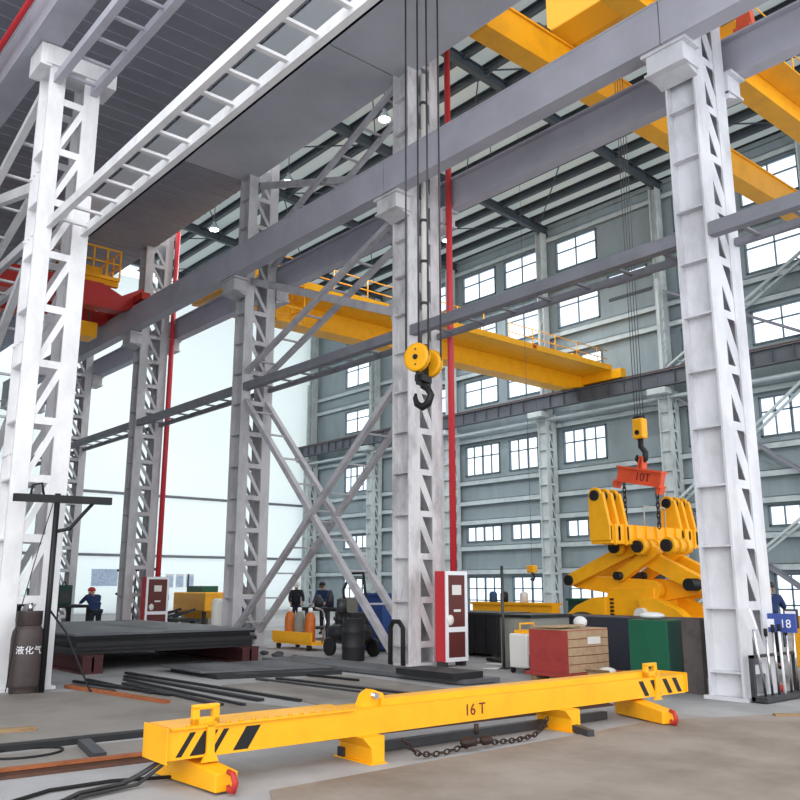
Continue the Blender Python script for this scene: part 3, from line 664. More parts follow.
for y in (-1.6, 1.2):
    g = MB(); g.prism([(-.2, y - .13, .24), (-.2, y + .12, .24), (-.2, y + .12, .0), (-.2, y - .02, .0), (-.2, y - .03, .14)], (.52, 0, 0)); g.box(-.25, .35, y - .06, y + .13, 0, .012); g.build('stand_leg', M['yellow'], SB)
text_mesh('lettering', '16 T', .16, M['darkred'], SB, (.203, -.2, .3), (R(90), 0, R(90)), .002)
SB.location = (-6.75, 6.85, 0); SB.rotation_euler = (0, 0, R(-1.76))

# chain under the beam
pts = [(5.5, .2), (5.66, .06), (5.85, .03), (6.1, .03), (6.35, .05), (6.5, .06), (6.75, .04), (7.05, .03), (7.35, .05), (7.5, .12), (7.62, .22)]
path = []
for i in range(len(pts) - 1):
    for j in range(10):
        t = j / 10; path.append(V((-6.38 + .02 * math.sin(i + t), pts[i][0] + (pts[i+1][0] - pts[i][0]) * t, pts[i][1] + (pts[i+1][1] - pts[i][1]) * t)))
CH = thing('link_chain', 'dark rusty link chain slung below the 16 T beam', 'chain', (-6.38, 6.5, 0))
acc = 0; last = path[0]; k = 0
for i in range(1, len(path)):
    acc += (path[i] - path[i-1]).length
    if acc >= .052:
        acc = 0; dr = (path[i] - last).normalized(); c = (path[i] + last) / 2; last = path[i]
        sd = dr.cross(V((1, 0, 0))).normalized() if k % 2 else V((1, 0, 0))
        q = [c + dr * (.042 * math.cos(t)) + sd * (.022 * math.sin(t)) for t in [2 * math.pi * j / 10 for j in range(10)]]
        MB().tube(q, .0085, 5, closed=True).build('link', M['chain'], CH); k += 1
g = MB(); g.tube([(-6.4, 6.5, .24), (-6.4, 6.5, .14)], .025, 8).ball((-6.36, 6.35, .09), .07, 1, 1.6, .7, 8).ball((-6.36, 6.6, .08), .06, 1, 1.4, .8, 8); g.build('hook_ring', M['chain'], CH)
# ------------------------------------------------------------------ red pipes, conduit, bracket arm
tag(MB().cyl((-13.42, 13.02, 1.85), (-13.42, 13.02, 14.7), .075, 12).build('standpipe', M['pipered']), 'tall red pipe running up beside the centre column', 'pipe', 'red standpipes')
tag(MB().cyl((-27.9, 13.02, .9), (-27.9, 13.02, 14.8), .09, 12).build('standpipe', M['pipered']), 'tall red pipe beside the grey lattice column in front of white wall', 'pipe', 'red standpipes')
t = thing('conduit_pipe', 'white conduit pipe clipped up the centre column', 'pipe', (-13.53, 12.3, 5))
MB().cyl((-13.53, 12.32, 6.2), (-13.53, 12.32, 13.6), .06, 10).build('pipe', M['offwhite'], t)
for i in range(7): MB().cyl((-13.53, 12.32, 6.8 + i * 1.0), (-13.53, 12.32, 6.86 + i * 1.0), .085, 10).build('clip', M['steel'], t)
t = thing('bracket_arm', 'black steel bracket arm on a post beside nearest left column', 'bracket', (-13.95, 4.95, 0))
MB().cyl((-13.95, 4.72, 0), (-13.95, 4.72, 3.05), .045, 10).build('post', M['black'], t)
MB().bar((-13.95, 4.05, 2.95), (-13.95, 5.6, 2.98), .09, .12).build('arm', M['darksteel'], t)
MB().tube([(-13.95, 4.74, 2.45), (-13.95, 4.95, 2.5), (-13.95, 5.15, 2.75), (-13.95, 5.3, 2.93)], .03, 8).build('brace', M['black'], t)
MB().tube([(-13.95, 4.3, 3.0), (-13.95, 4.32, 3.16), (-13.95, 4.46, 3.2), (-13.95, 4.5, 3.02)], .02, 7).build('cable_loop', M['rubber'], t)
MB().tube([(-13.95, 4.66, 2.9), (-13.95, 4.5, 2.2), (-13.95, 4.3, 1.2), (-13.95, 4.2, .05)], .008, 5).build('hanging_cable', M['rubber'], t)

# ------------------------------------------------------------------ gas cylinder at left
t = thing('gas_cylinder', 'brown gas cylinder with white lettering before the nearest column', 'gas cylinder', (-14.1, 4.5, 0))
MB().lathe((-14.1, 4.5, 0), [(.2, 0), (.21, .03), (.21, .08), (.235, .1), (.24, .14), (.24, .82), (.225, .92), (.18, 1.0), (.1, 1.05)], 28).build('body', M['cyl'], t)
g = MB(); g.lathe((-14.1, 4.5, 1.0), [(.17, 0), (.19, .02), (.19, .2), (.2, .22)], 24); g.build('valve_collar', M['cyl'], t)
MB().cyl((-14.1, 4.5, 1.2), (-14.1, 4.5, 1.34), .04, 10).build('valve', M['chrome'], t)
vd = V((14.1, -4.5, 0)).normalized()
for i, ch in enumerate('液化气'):
    a = math.atan2(vd.y, vd.x) + (i - 1) * .55 + .15
    text_mesh('lettering', ch, .13, M['signwhite'], t, (-14.1 + .242 * math.cos(a), 4.5 + .242 * math.sin(a), .6), (R(90), 0, a + R(90)), .001)
tag(MB().tube([(-14.0, 4.75, 1.25), (-13.75, 4.95, .9), (-13.6, 5.2, .3), (-13.5, 5.3, .03), (-13.2, 5.6, .02), (-12.9, 5.5, .02)], .016, 6).build('gas_hose', M['rubber']), 'thin black hose drooping from the brown gas cylinder', 'hose')

# ------------------------------------------------------------------ plate pile on red bearers
for i, y in enumerate((6.35, 9.75)):
    t = thing('bearer_beam', ['dark red beam under near left end of the plate pile', 'dark red beam under right end of the plate pile'][i], 'beam', (-18.2, y + .1, 0), 'red bearers of the plate pile')
    xe = -16.25 if i == 0 else -16.3
    box(-20.5, xe, y - .15, y + .25, 0, .04).build('bottom_flange', M['primer'], t); box(-20.5, xe, y - .15, y + .25, .3, .34).build('top_flange', M['primer'], t)
    box(-20.5, xe, y + .03, y + .07, .04, .3).build('web', M['primer'], t); box(xe - .03, xe, y - .14, y + .24, .04, .3).build('end_plate', M['primer'], t)
z = .34
for i in range(6):
    h = [.07, .07, .08, .06, .06, .04][i]; a = random.uniform(-.08, .08)
    xo = [-.05, 0, .04, -.1, -.02, .06][i]
    o = MB().prism([(-22.4 + xo, 6.15 + a, z), (-16.45 + xo, 6.1 + a, z), (-16.4 + xo, 9.95 + a, z), (-22.4 + xo, 9.95 + a, z)], (0, 0, h)).build('steel_plate', M['platetop'] if i == 5 else M['darksteel'])
    tag(o, ['lowest dark steel plate of the pile', 'second dark steel plate from the bottom of the pile', 'third dark steel plate from the bottom of the pile', 'fourth dark steel plate from the bottom of the pile', 'fifth dark plate just below the top of the pile', 'grey top steel plate of the pile behind gas cylinder'][i], 'steel plate', 'steel plates in the pile'); z += h
# bundles of thin strips behind the top of the pile
# ------------------------------------------------------------------ plates, bars and strips on the floor
def slab(name, lab, cat, pts, z, h, m, group=None):
    return tag(MB().prism([(x, y, z) for x, y in pts], (0, 0, h)).build(name, m), lab, cat, group)
slab('floor_plate', 'flat grey steel plate lying before the plate pile', 'steel plate', [(-16.0, 7.6), (-14.3, 7.6), (-13.7, 10.0), (-15.6, 10.0)], .08, .03, M['platetop'])
slab('floor_plate', 'dark slab painting the shade under the flat grey plate before the pile', 'steel plate', [(-15.7, 7.7), (-13.9, 7.7), (-13.2, 9.9), (-15.4, 9.9)], .0, .075, M['darksteel'])  # dark slab put in for the shade under the raised plate
slab('floor_plate', 'long dark edged grey plate reaching to centre column foot', 'steel plate', [(-16.4, 10.15), (-10.4, 10.3), (-10.35, 11.1), (-16.4, 11.2)], .02, .07, M['platetop'])
slab('floor_plate', 'thick black ended plate stack on the floor before red cabinet', 'steel plate', [(-11.9, 10.1), (-10.5, 10.15), (-10.5, 10.85), (-11.9, 10.8)], .095, .1, M['darksteel'])
slab('floor_plate', 'big worn brown grey plate left of the spreader beam lifting lug', 'steel plate', [(-14.3, 3.0), (-9.62, 1.6), (-9.3, 6.9), (-13.6, 5.9)], .0, .012, M['plate'])
slab('floor_plate', 'worn grey plate between the black rail and the rusty rail', 'steel plate', [(-9.2, 1.6), (-8.35, 1.6), (-8.0, 5.8), (-8.95, 6.0)], .0, .012, M['plate'])
slab('floor_plate', 'broad worn grey floor plate between bars and spreader beam', 'steel plate', [(-13.0, 7.3), (-9.2, 7.1), (-8.6, 9.7), (-13.0, 9.9)], .0, .012, M['plate'])
bl = ['black floor bar nearest the plate pile', 'second black floor bar from the plate pile', 'third black floor bar from the plate pile', 'fourth black floor bar from the plate pile', 'light edged floor bar in the middle of bars', 'black floor bar nearest the spreader beam lug', 'short black floor bar at left of the bars']
bars = [((-15.9, 6.9), (-10.5, 7.15)), ((-15.3, 6.65), (-10.9, 6.75)), ((-14.8, 6.4), (-10.6, 6.3)), ((-14.2, 6.15), (-10.8, 6.05)), ((-13.4, 8.2), (-9.6, 8.5)), ((-13.2, 8.5), (-9.8, 8.85)), ((-15.2, 5.9), (-12.6, 5.9))]
for i, (p, q) in enumerate(bars):
    o = MB().bar((*p, .024), (*q, .024), .11 if i % 2 else .06, .035).build('steel_bar', M['darksteel'] if i != 4 else M['steel']); tag(o, bl[i], 'steel bar', 'steel bars on the floor')
for i, (p, q) in enumerate([((-15.0, 5.6), (-12.2, 6.0)), ((-14.4, 5.35), (-13.2, 5.55)), ((-13.3, 9.2), (-12.0, 9.35))]):
    o = MB().bar((*p, .03), (*q, .03), .05, .04).build('offcut_strip', M['black']); tag(o, ['thin black offcut strip left of the floor bars', 'short black offcut strip above the rusty strip', 'black offcut strip on the worn floor plate'][i], 'offcut')
tag(MB().bar((-14.35, 5.25, .03), (-11.5, 5.62, .03), .09, .05).build('rusty_strip', M['rust']), 'long orange rusty steel strip on the floor at left', 'steel strip')
tag(MB().bar((-10.6, 2.6, .03), (-10.4, 3.5, .03), .12, .04).build('wood_lath', M['wood']), 'short pale wooden lath on the floor at left edge', 'lath')
tag(MB().bar((-9.1, 3.55, .04), (-8.25, 3.38, .04), .12, .075).build('steel_block', M['steel']), 'short grey steel bar lying between the two long rails', 'steel bar')
tag(MB().bar((-9.45, 1.9, .03), (-9.1, 7.2, .03), .16, .06).build('floor_rail', M['darksteel']), 'black edged long rail lying farther behind the spreader beam', 'rail')
t = thing('floor_rail', 'long rusty brown rail lying just behind the spreader beam', 'rail', (-7.9, 6, 0))
MB().bar((-8.15, 2.0, .012), (-7.5, 10.2, .012), .2, .024).build('foot', M['rustrail'], t); MB().bar((-8.15, 2.0, .035), (-7.5, 10.2, .035), .04, .04).build('web', M['rustrail'], t); MB().bar((-8.15, 2.0, .065), (-7.5, 10.2, .065), .08, .025).build('head', M['rust'], t)
tag(MB().bar((-6.95, 5.2, .05), (-6.75, 9.1, .05), .09, .09).build('square_bar', M['steel']), 'dark square bar on the floor behind the hanging chain', 'steel bar')
ring = [(-9.05 + .28 * math.cos(a), 2.95 + .36 * math.sin(a), .02) for a in [2 * math.pi * i / 24 for i in range(24)]]
tag(MB().tube(ring, .014, 6, closed=True).build('wire_ring', M['rubber']), 'thin black wire ring lying on the floor at left', 'wire ring')
cab = [(-6.95, 3.4, .2), (-7.0, 3.2, .1), (-7.0, 3.0, .03), (-6.9, 2.7, .03), (-6.7, 2.4, .03), (-6.4, 2.1, .03), (-6.2, 1.9, .03)]
t = thing('sling_rope', 'grey wire rope sling trailing from the left end of the spreader beam', 'rope', (-6.9, 2.8, 0))
for k in range(3):
    pts = [V(p) + V((.03 * k - .03 + .03 * math.sin(i * 1.3 + k), .05 * k * (i % 3), .02 * (k % 2))) for i, p in enumerate(cab)]
    MB().tube(pts, .016, 6).build('strand', M['steel'], t)
loop = [(-7.05, 3.6, .03), (-7.3, 3.1, .02), (-7.3, 2.6, .02), (-7.1, 2.25, .02), (-6.75, 2.1, .02), (-6.5, 2.2, .02)]
tag(MB().tube(loop, .016, 6).build('black_cable', M['rubber']), 'black cable curving on the floor at the bottom left corner', 'cable')
slab('floor_plate', 'large brown rusty plate covering the foreground floor at lower right', 'steel plate', [(-6.2, 3.95), (-5.75, 3.7), (-1.0, 2.5), (-1.0, 12.2), (-5.3, 11.6), (-6.25, 9.4)], .0, .012, M['brownplate'])
tag(MB().bar((-6.05, 7.9, .04), (-6.9, 8.3, .04), .08, .08).build('steel_bar', M['steel']), 'short dark square bar end beside the right stand leg', 'steel bar')
tag(MB().bar((-5.5, 10.9, .02), (-5.2, 11.2, .02), .12, .03).build('wood_chip', M['wood']), 'small brown scrap on the floor before the right column', 'scrap')

# ------------------------------------------------------------------ electrical cabinets
def ecab(x, y, lab, w=.62, d=.3):
    t = thing('electrical_cabinet', lab, 'cabinet', (x, y, 0), 'electrical cabinets')
    box(x - d, x, y - w / 2, y + w / 2, .1, 1.9).build('body', M['pipered'], t)
    g = MB()
    for (a, b, c, e) in ((y - w / 2, y + w / 2, 1.82, 1.9), (y - w / 2, y + w / 2, .68, .78), (y - w / 2, y + w / 2, .1, .18), (y - w / 2, y - w / 2 + .07, .18, .68), (y - w / 2, y - w / 2 + .07, .78, 1.82), (y + w / 2 - .07, y + w / 2, .18, .68), (y + w / 2 - .07, y + w / 2, .78, 1.82)): g.box(x, x + .03, a, b, c, e)
    g.build('front_frame', M['signwhite'], t)
    d1 = box(x, x + .015, y - w / 2 + .07, y + w / 2 - .07, .78, 1.82).build('door', M['panelred'], t)
    d2 = box(x, x + .015, y - w / 2 + .07, y + w / 2 - .07, .18, .68).build('door', M['panelred'], t)
    box(x + .015, x + .02, y - .12, y + .14, 1.42, 1.62).build('label_plate', M['offwhite'], d1); box(x + .015, x + .02, y - .08, y + .12, 1.08, 1.13).build('label_plate', M['offwhite'], d1)
    MB().ball((x + .04, y - .2, .92), .09, .5, 1, 1.2, 8).build('paper_scrap', M['offwhite'], t)
    for yy in (y - w / 2 + .05, y + w / 2 - .05): box(x - d + .02, x - .02, yy - .03, yy + .03, 0, .1).build('foot', M['steel'], t)
ecab(-12.95, 12.62, 'red electrical cabinet with white frame beside the centre column')
ecab(-27.3, 12.75, 'red and white framed electrical cabinet beside the left red pipe', .8, .35)
t = thing('protective_bumper', 'black hoop hung at the foot of the centre column', 'hoop', (-14.0, 11.8, 0))
MB().tube([(-14.05, 11.78, .02), (-14.05, 11.78, .75), (-13.95, 11.76, .88), (-13.75, 11.76, .88), (-13.65, 11.78, .75), (-13.65, 11.78, .02)], .05, 8).build('hoop', M['rubber'], t)

# ------------------------------------------------------------------ middle floor clutter, right of the centre column
t = thing('steel_bin', 'dark steel bin behind the red electrical cabinet', 'bin', (-14.5, 15.2, 0))
box(-15.4, -13.7, 14.7, 15.7, .08, .95).build('body', M['darksteel'], t); box(-15.45, -13.65, 14.65, 15.75, .95, 1.0).build('rim', M['steel'], t)
for i in range(5): box(-15.3 + i * .38, -15.25 + i * .38, 14.66, 14.7, .08, .95).build('rib', M['darksteel'], t)
for x in (-15.2, -13.9): box(x - .05, x + .05, 14.75, 15.65, 0, .08).build('foot', M['steel'], t)
t = thing('low_cabinet', 'grey concrete coloured cabinet under a long dark slab', 'cabinet', (-11.9, 13.7, 0))
box(-12.25, -11.45, 13.2, 14.4, 0, .98).build('body', M['greyconc'], t); box(-11.455, -11.44, 13.25, 13.7, .1, .9).build('panel', M['greyconc'], t); box(-11.455, -11.44, 13.8, 14.35, .1, .9).build('panel', M['greyconc'], t)
box(-12.2, -11.9, 13.185, 13.2, .1, .9).build('panel', M['greyconc'], t)
tag(box(-12.4, -8.1, 14.5, 15.5, .0, 1.0).build('steel_slab', M['navy'], None, .02), 'long dark navy steel block behind the red crate', 'steel block')
tag(box(-12.3, -11.4, 13.15, 14.45, .985, 1.04).build('slab_top', M['black']), 'black top sheet on the grey cabinet', 'sheet')
t = thing('steel_post', 'thin grey post standing before the grey cabinet and bottom windows', 'post', (-12.0, 13.0, 0))
MB().cyl((-12.0, 13.0, 0), (-12.0, 13.0, 2.0), .03, 8).build('tube', M['steel'], t); box(-12.12, -11.88, 12.9, 13.1, 0, .02).build('foot', M['steel'], t)
t = thing('welding_machine', 'pale welding machine with coiled black cable left of the red crate', 'welding machine', (-11.15, 12.75, 0))
box(-11.4, -10.95, 12.5, 13.1, .1, .72).build('housing', M['offwhite'], t, .03); box(-10.95, -10.93, 12.55, 13.05, .15, .35).build('grille', M['steel'], t)
for k in range(3): MB().tube([(-10.9 + .03 * k, 12.78 + .22 * math.cos(a), .6 + .2 * math.sin(a) + .02 * k) for a in [2 * math.pi * i / 20 for i in range(20)]], .022, 6, closed=True).build('cable_coil', M['rubber'], t)
for x in (-11.35, -11.0):
    for y in (12.55, 13.05): MB().cyl((x - .02, y, .06), (x + .02, y, .06), .06, 10).build('wheel', M['rubber'], t)
MB().tube([(-11.2, 12.6, .72), (-11.2, 12.6, .9), (-11.2, 13.0, .9), (-11.2, 13.0, .72)], .02, 6).build('handle', M['yellow'], t)
box(-11.35, -11.05, 12.6, 12.95, .72, .78).build('top_tray', M['yellow'], t)
# red crate on a pallet
P_ = thing('pallet', 'red skid pallet under the red crate', 'pallet', (-9.8, 12.4, 0))
for x in (-10.2, -9.8, -9.4): box(x - .06, x + .06, 11.8, 13.0, 0, .1).build('runner', M['wood'], P_)
box(-10.35, -9.25, 11.75, 13.05, .1, .16).build('deck', M['crate'], P_)
t = thing('crate', 'red crate with brown board side standing on a pallet', 'crate', (-9.85, 12.4, .16))
box(-10.3, -9.46, 11.82, 12.95, .16, .86).build('body', M['crate'], t)
for i in range(5): box(-9.46, -9.44, 11.84, 12.93, .17 + i * .138, .295 + i * .138).build('side_board', M['cardboard'], t)
box(-9.44, -9.43, 12.35, 12.7, .62, .74).build('paper_label', M['offwhite'], t)
box(-10.3, -9.46, 11.82, 12.95, .86, .88).build('lid', M['cardboard'], t)
o = MB().prism([(-10.25, 11.8, .89), (-9.6, 11.75, .9), (-9.55, 12.4, .93), (-10.15, 12.5, .9)], (0, 0, .02)).build('cardboard_sheet', M['cardboard']); tag(o, 'loose cardboard sheet on top of the red crate', 'cardboard')
o = MB().ball((-9.85, 12.7, .97), .12, 1.1, .9, .85, 8).build('white_bag', M['bag']); tag(o, 'crumpled white bag on top of the red crate', 'bag')
t = thing('carton', 'small open carton with white paper right of the red crate', 'carton', (-9.0, 12.2, 0))
box(-9.2, -8.75, 12.0, 12.4, 0, .2).build('box', M['cardboard'], t); MB().prism([(-9.2, 12.0, .2), (-8.75, 12.0, .2), (-8.7, 11.9, .26), (-9.2, 11.9, .26)], (0, .01, .01)).build('flap', M['cardboard'], t); MB().ball((-8.95, 12.2, .22), .13, 1.2, 1, .5, 7).build('paper', M['offwhite'], t)
t = thing('grinder_machine', 'small black machine with red cap beside the green cabinet', 'machine', (-8.75, 13.0, 0))
box(-9.0, -8.5, 12.8, 13.2, 0, .12).build('base', M['black'], t); MB().cyl((-8.85, 13.0, .12), (-8.85, 13.0, .36), .1, 12).build('body', M['black'], t); MB().ball((-8.85, 13.0, .4), .08, n=8).build('cap', M['red'], t)
# green cabinet and dark post
t = thing('green_cabinet', 'dark green steel cabinet left of the white right column', 'cabinet', (-7.95, 12.15, 0))
box(-8.3, -7.6, 11.92, 12.42, .03, 1.08).build('body', M['green'], t, .008); box(-7.6, -7.59, 11.95, 12.4, .05, 1.06).build('side_panel', M['greend'], t); box(-8.27, -7.63, 11.95, 12.4, 0, .03).build('plinth', M['black'], t)
tag(box(-7.52, -7.2, 12.2, 12.3, 0, 1.12).build('rusty_plate', mat('rusty_grey', '#5a5252', .8, 0, '#3c3433', .7, 4)), 'narrow rusty grey plate standing between green cabinet and column', 'plate')
tag(MB().ball((-6.55, 13.1, .09), .11, 1.2, 1, .8, 8).build('red_cloth', M['red']), 'small red bundle at the foot of the right column', 'cloth')
tag(MB().ball((-8.0, 12.15, 1.14), .16, 1.4, 1, .35, 8).build('white_bag', M['bag']), 'white bag lying on the green cabinet', 'bag')
t = thing('green_bin', 'small dark green box far behind the red crate', 'bin', (-15, 20, 0))
box(-15.6, -14.4, 19.6, 20.4, 0, 1.2).build('body', M['greend'], t); box(-15.65, -14.35, 19.55, 20.45, 1.2, 1.26).build('rim', M['green'], t)
t = thing('yellow_beam', 'low yellow beam lying behind the dark slab under windows', 'beam', (-15, 17.6, 0))
box(-17.0, -14.2, 17.2, 17.5, .9, 1.12).build('web', M['yellow'], t); box(-17.0, -14.2, 17.1, 17.6, 1.12, 1.18).build('flange', M['yellow'], t)
for x in (-16.7, -14.5): box(x - .1, x + .1, 17.2, 17.5, 0, .9).build('trestle_leg', M['steel'], t)
t = thing('chain_hoist', 'small yellow hoist hook hanging in front of the bottom windows', 'hoist', (-15.5, 18.0, 1.7))
MB().cyl((-15.5, 18, 2.15), (-15.5, 18, 15.0), .005, 5).build('rope', M['rope'], t); box(-15.62, -15.38, 17.9, 18.1, 1.95, 2.15).build('block', M['yellow'], t, .03); MB().tube([(-15.5, 18, 1.95), (-15.42, 18, 1.85), (-15.46, 18, 1.75), (-15.56, 18, 1.78)], .03, 7).build('hook', M['black'], t)
for i, (x, y, c, l) in enumerate([(-16.3, 17.3, 'bluecloth', 'blue drum on the yellow beam'), (-15.9, 17.3, 'black', 'black drum on the yellow beam'), (-15.2, 17.3, 'offwhite', 'white can on the yellow beam')]):
    tag(MB().lathe((x, y, 1.18), [(.11, 0), (.11, .22), (.08, .26), (.04, .28)], 12).build('can', M[c]), l, 'can', 'cans on the yellow beam')
for i, (x, y, w_, l) in enumerate([(-12.9, 13.4, .5, 'white scrap paper on the floor right of the red cabinet'), (-12.2, 12.6, .3, 'small white paper scrap before the grey cabinet'), (-12.6, 14.2, .4, 'grey scrap sheet near the dark steel bin')]):
    tag(MB().prism([(x, y, .01), (x + w_, y + .1, .01), (x + w_ - .1, y + .3, .02), (x + .05, y + .25, .01)], (0, 0, .01)).build('paper_scrap', M['offwhite']), l, 'scrap')
t = thing('angle_grinder', 'small black tool on the floor near the dark steel bin', 'tool', (-13.1, 13.9, 0))
MB().cyl((-13.3, 13.9, .06), (-12.95, 13.9, .06), .05, 8).build('body', M['black'], t); MB().cyl((-12.93, 13.9, .06), (-12.9, 13.9, .06), .06, 12).build('disc', M['steel'], t)

# ------------------------------------------------------------------ rack of tagged poles at right
RX = -6.2
t = thing('pole_rack', 'low dark rack holding long poles right of the white column', 'rack', (RX, 12.6, 0))
box(RX - .1, RX + .12, 11.9, 13.25, .02, .08).build('base_bar', M['steel'], t); box(RX - .1, RX - .05, 11.9, 13.25, .6, .64).build('top_bar', M['steel'], t)
for y in (11.93, 13.22): box(RX - .11, RX - .05, y - .03, y + .03, 0, .64).build('upright', M['steel'], t)
pl = ['leftmost leaning pole with white tag beside the right column', 'second pole from left in the pole rack', 'third pole from left in the rack before the blue sign', 'bright white pole in the middle of the rack', 'fifth pole in the rack under the blue sign', 'rightmost pole with a framed white tag before yellow machine']
for i, (y, ty, hgt, hd) in enumerate([(12.1, 11.9, 1.12, 'w'), (12.3, 12.25, 1.0, None), (12.5, 12.47, 1.05, None), (12.68, 12.66, 1.05, None), (12.88, 12.86, 1.0, None), (13.1, 13.1, 1.12, 'f')]):
    p_ = thing('tagged_pole', pl[i], 'pole', (RX, y, .08), 'poles in the rack')
    MB().cyl((RX, y, .08), (RX, ty, hgt - .1), .02, 8).build('shaft', M['chrome'] if i != 3 else M['signwhite'], p_)
    if hd == 'w': MB().bar((RX, ty, hgt - .12), (RX - .05, ty - .08, hgt + .16), .12, .03, (0, 1, 0)).build('tag', M['signwhite'], p_)
    elif hd: box(RX - .11, RX + .11, ty - .035, ty - .01, hgt - .14, hgt + .14).build('tag_frame', M['steel'], p_); box(RX - .08, RX + .08, ty - .045, ty - .035, hgt - .1, hgt + .11).build('tag', M['signwhite'], p_)
    else: MB().cyl((RX, ty, hgt - .1), (RX, ty, hgt), .028, 8).build('grip', M['rubber'], p_)
t = thing('number_sign', 'blue sign box with white figures 18 over the pole rack', 'sign', (RX, 12.75, .75))
box(RX - .3, RX + .22, 12.74, 12.78, .93, 1.2).build('panel', M['signblue'], t); box(RX - .3, RX - .1, 12.73, 12.74, 1.0, 1.12).build('white_strip', M['signwhite'], t)
text_mesh('figures', '18', .17, M['signwhite'], t, (RX + .07, 12.735, 1.0), (R(90), 0, 0), .002)
for x in (RX - .08, RX + .0): MB().cyl((x, 12.79, .72), (x, 12.79, .96), .015, 6).build('post', M['steel'], t)
# yellow machine at the right edge
t = thing('yellow_machine', 'yellow machine with sloping top at the right edge', 'machine', (-6.2, 15.6, 0))
g = MB(); g.prism([(-7.1, 14.9, .25), (-4.6, 14.9, .25), (-4.6, 14.9, 1.35), (-6.5, 14.9, 1.25), (-7.1, 14.9, 1.05)], (0, 1.5, 0)); g.build('body', M['craneo'], t, .03)
box(-6.6, -5.4, 14.86, 14.9, .35, .85).build('access_panel', M['craneo'], t); box(-6.9, -4.8, 15.0, 16.3, 0, .25).build('base', M['darksteel'], t)
for x in (-6.7, -5.2): MB().cyl((x, 14.88, .2), (x, 15.1, .2), .2, 16).build('wheel', M['rubber'], t)
for i, (x, y, c, l) in enumerate([(-6.2, 13.9, 'offwhite', 'white sack on the floor before the yellow machine'), (-5.9, 13.6, 'yellow', 'yellow bundle on the floor at the right edge'), (-5.75, 14.1, 'offwhite', 'second white sack behind the yellow bundle')]):
    tag(MB().ball((x, y, .12), .17, 1.2, 1, .7, 8).build('sack', M[c]), l, 'sack')

# ------------------------------------------------------------------ clutter between second and centre columns
t = thing('gas_bottle_cart', 'yellow low cart carrying orange gas bottles', 'cart', (-19.1, 13.1, 0))
box(-20.0, -18.2, 12.7, 13.4, .14, .2).build('deck', M['yellow'], t); box(-20.0, -18.2, 12.66, 12.7, .2, .45).build('side_rail', M['yellow'], t)
for x in (-19.8, -18.4):
    for y in (12.75, 13.35): MB().cyl((x, y - .03, .08), (x, y + .03, .08), .08, 12).build('wheel', M['rubber'], t)
MB().tube([(-18.2, 13.0, .2), (-18.05, 13.0, .7), (-18.2, 13.0, 1.0), (-18.5, 13.0, 1.05)], .025, 7).build('handle', M['chrome'], t)
for i, x in enumerate((-19.75, -19.3, -18.8)):
    p_ = thing('gas_bottle', ['left orange gas bottle on the yellow cart', 'middle gas bottle on the yellow cart', 'right orange gas bottle on the yellow cart'][i], 'gas bottle', (x, 13.05, .2), 'gas bottles on the cart')
    MB().lathe((x, 13.05, .2), [(.13, 0), (.14, .03), (.14, .55), (.11, .68), (.05, .74)], 16).build('body', M['gasorange'] if i != 1 else M['greyconc'], p_); MB().lathe((x, 13.05, .93), [(.06, 0), (.06, .1), (.03, .12)], 10).build('valve_cap', M['signwhite'], p_)
t = thing('air_compressor', 'black wheeled compressor between cross brace feet', 'compressor', (-16.3, 12.5, 0))
MB().tube([(-17.1, 12.6, .5), (-17.05, 12.6, .5), (-15.95, 12.6, .5), (-15.9, 12.6, .5)], [.1, .24, .24, .1], 16).build('tank', M['black'], t)
for (x, y) in ((-16.9, 12.3), (-16.9, 12.9), (-16.0, 12.3), (-16.0, 12.9)): MB().cyl((x, y - .05, .2), (x, y + .05, .2), .2, 16).build('wheel', M['rubber'], t)
box(-16.8, -16.1, 12.35, 12.85, .72, 1.0).build('pump', M['darksteel'], t, .03); MB().cyl((-16.45, 12.3, 1.0), (-16.45, 12.3, 1.3), .12, 12).build('motor', M['steel'], t)
for i in range(4): MB().cyl((-16.7 + i * .16, 12.34, .85), (-16.7 + i * .16, 12.28, .85), .05, 8).build('gauge', M['steel'], t)
MB().tube([(-17.0, 12.9, .6), (-17.2, 12.9, 1.5), (-16.9, 12.9, 1.9), (-16.4, 12.9, 1.9), (-16.3, 12.9, 1.3)], .035, 7).build('handle', M['darksteel'], t)
tag(MB().lathe((-15.4, 11.85, 0), [(.24, 0), (.25, .02), (.25, .28), (.26, .3), (.25, .32), (.25, .6), (.26, .62), (.25, .64), (.24, .9)], 20).build('oil_drum', M['darksteel']), 'dark oil drum left of the centre column', 'drum')
t = thing('blue_bin', 'blue bin behind the centre column and cross brace', 'bin', (-17.4, 14.2, 0))
box(-17.9, -16.9, 13.9, 14.7, .05, 1.35).build('body', M['blue'], t, .02); box(-17.95, -16.85, 13.85, 14.75, 1.35, 1.42).build('lid', M['blue'], t); box(-17.8, -17.0, 14.0, 14.6, 0, .05).build('base', M['black'], t)
t = thing('control_cabinet', 'grey control cabinet behind the black compressor', 'cabinet', (-18.4, 14.4, 0))
box(-19.0, -18.05, 14.1, 14.9, .08, 1.3).build('body', M['greyconc'], t, .02); box(-18.05, -18.03, 14.15, 14.85, .15, 1.22).build('door', M['greyconc'], t); box(-18.9, -18.1, 14.15, 14.85, 0, .08).build('plinth', M['black'], t)
t = thing('work_bench', 'dark work bench with tools behind the gas bottles', 'bench', (-21.5, 16, 0))
box(-23.0, -19.2, 15.6, 16.6, .85, .95).build('top', M['darksteel'], t)
for x in (-22.8, -21.1, -19.4):
    for y in (15.7, 16.5): box(x - .05, x + .05, y - .05, y + .05, 0, .85).build('leg', M['steel'], t)
box(-22.9, -20.2, 15.7, 16.5, .3, .36).build('shelf', M['steel'], t)
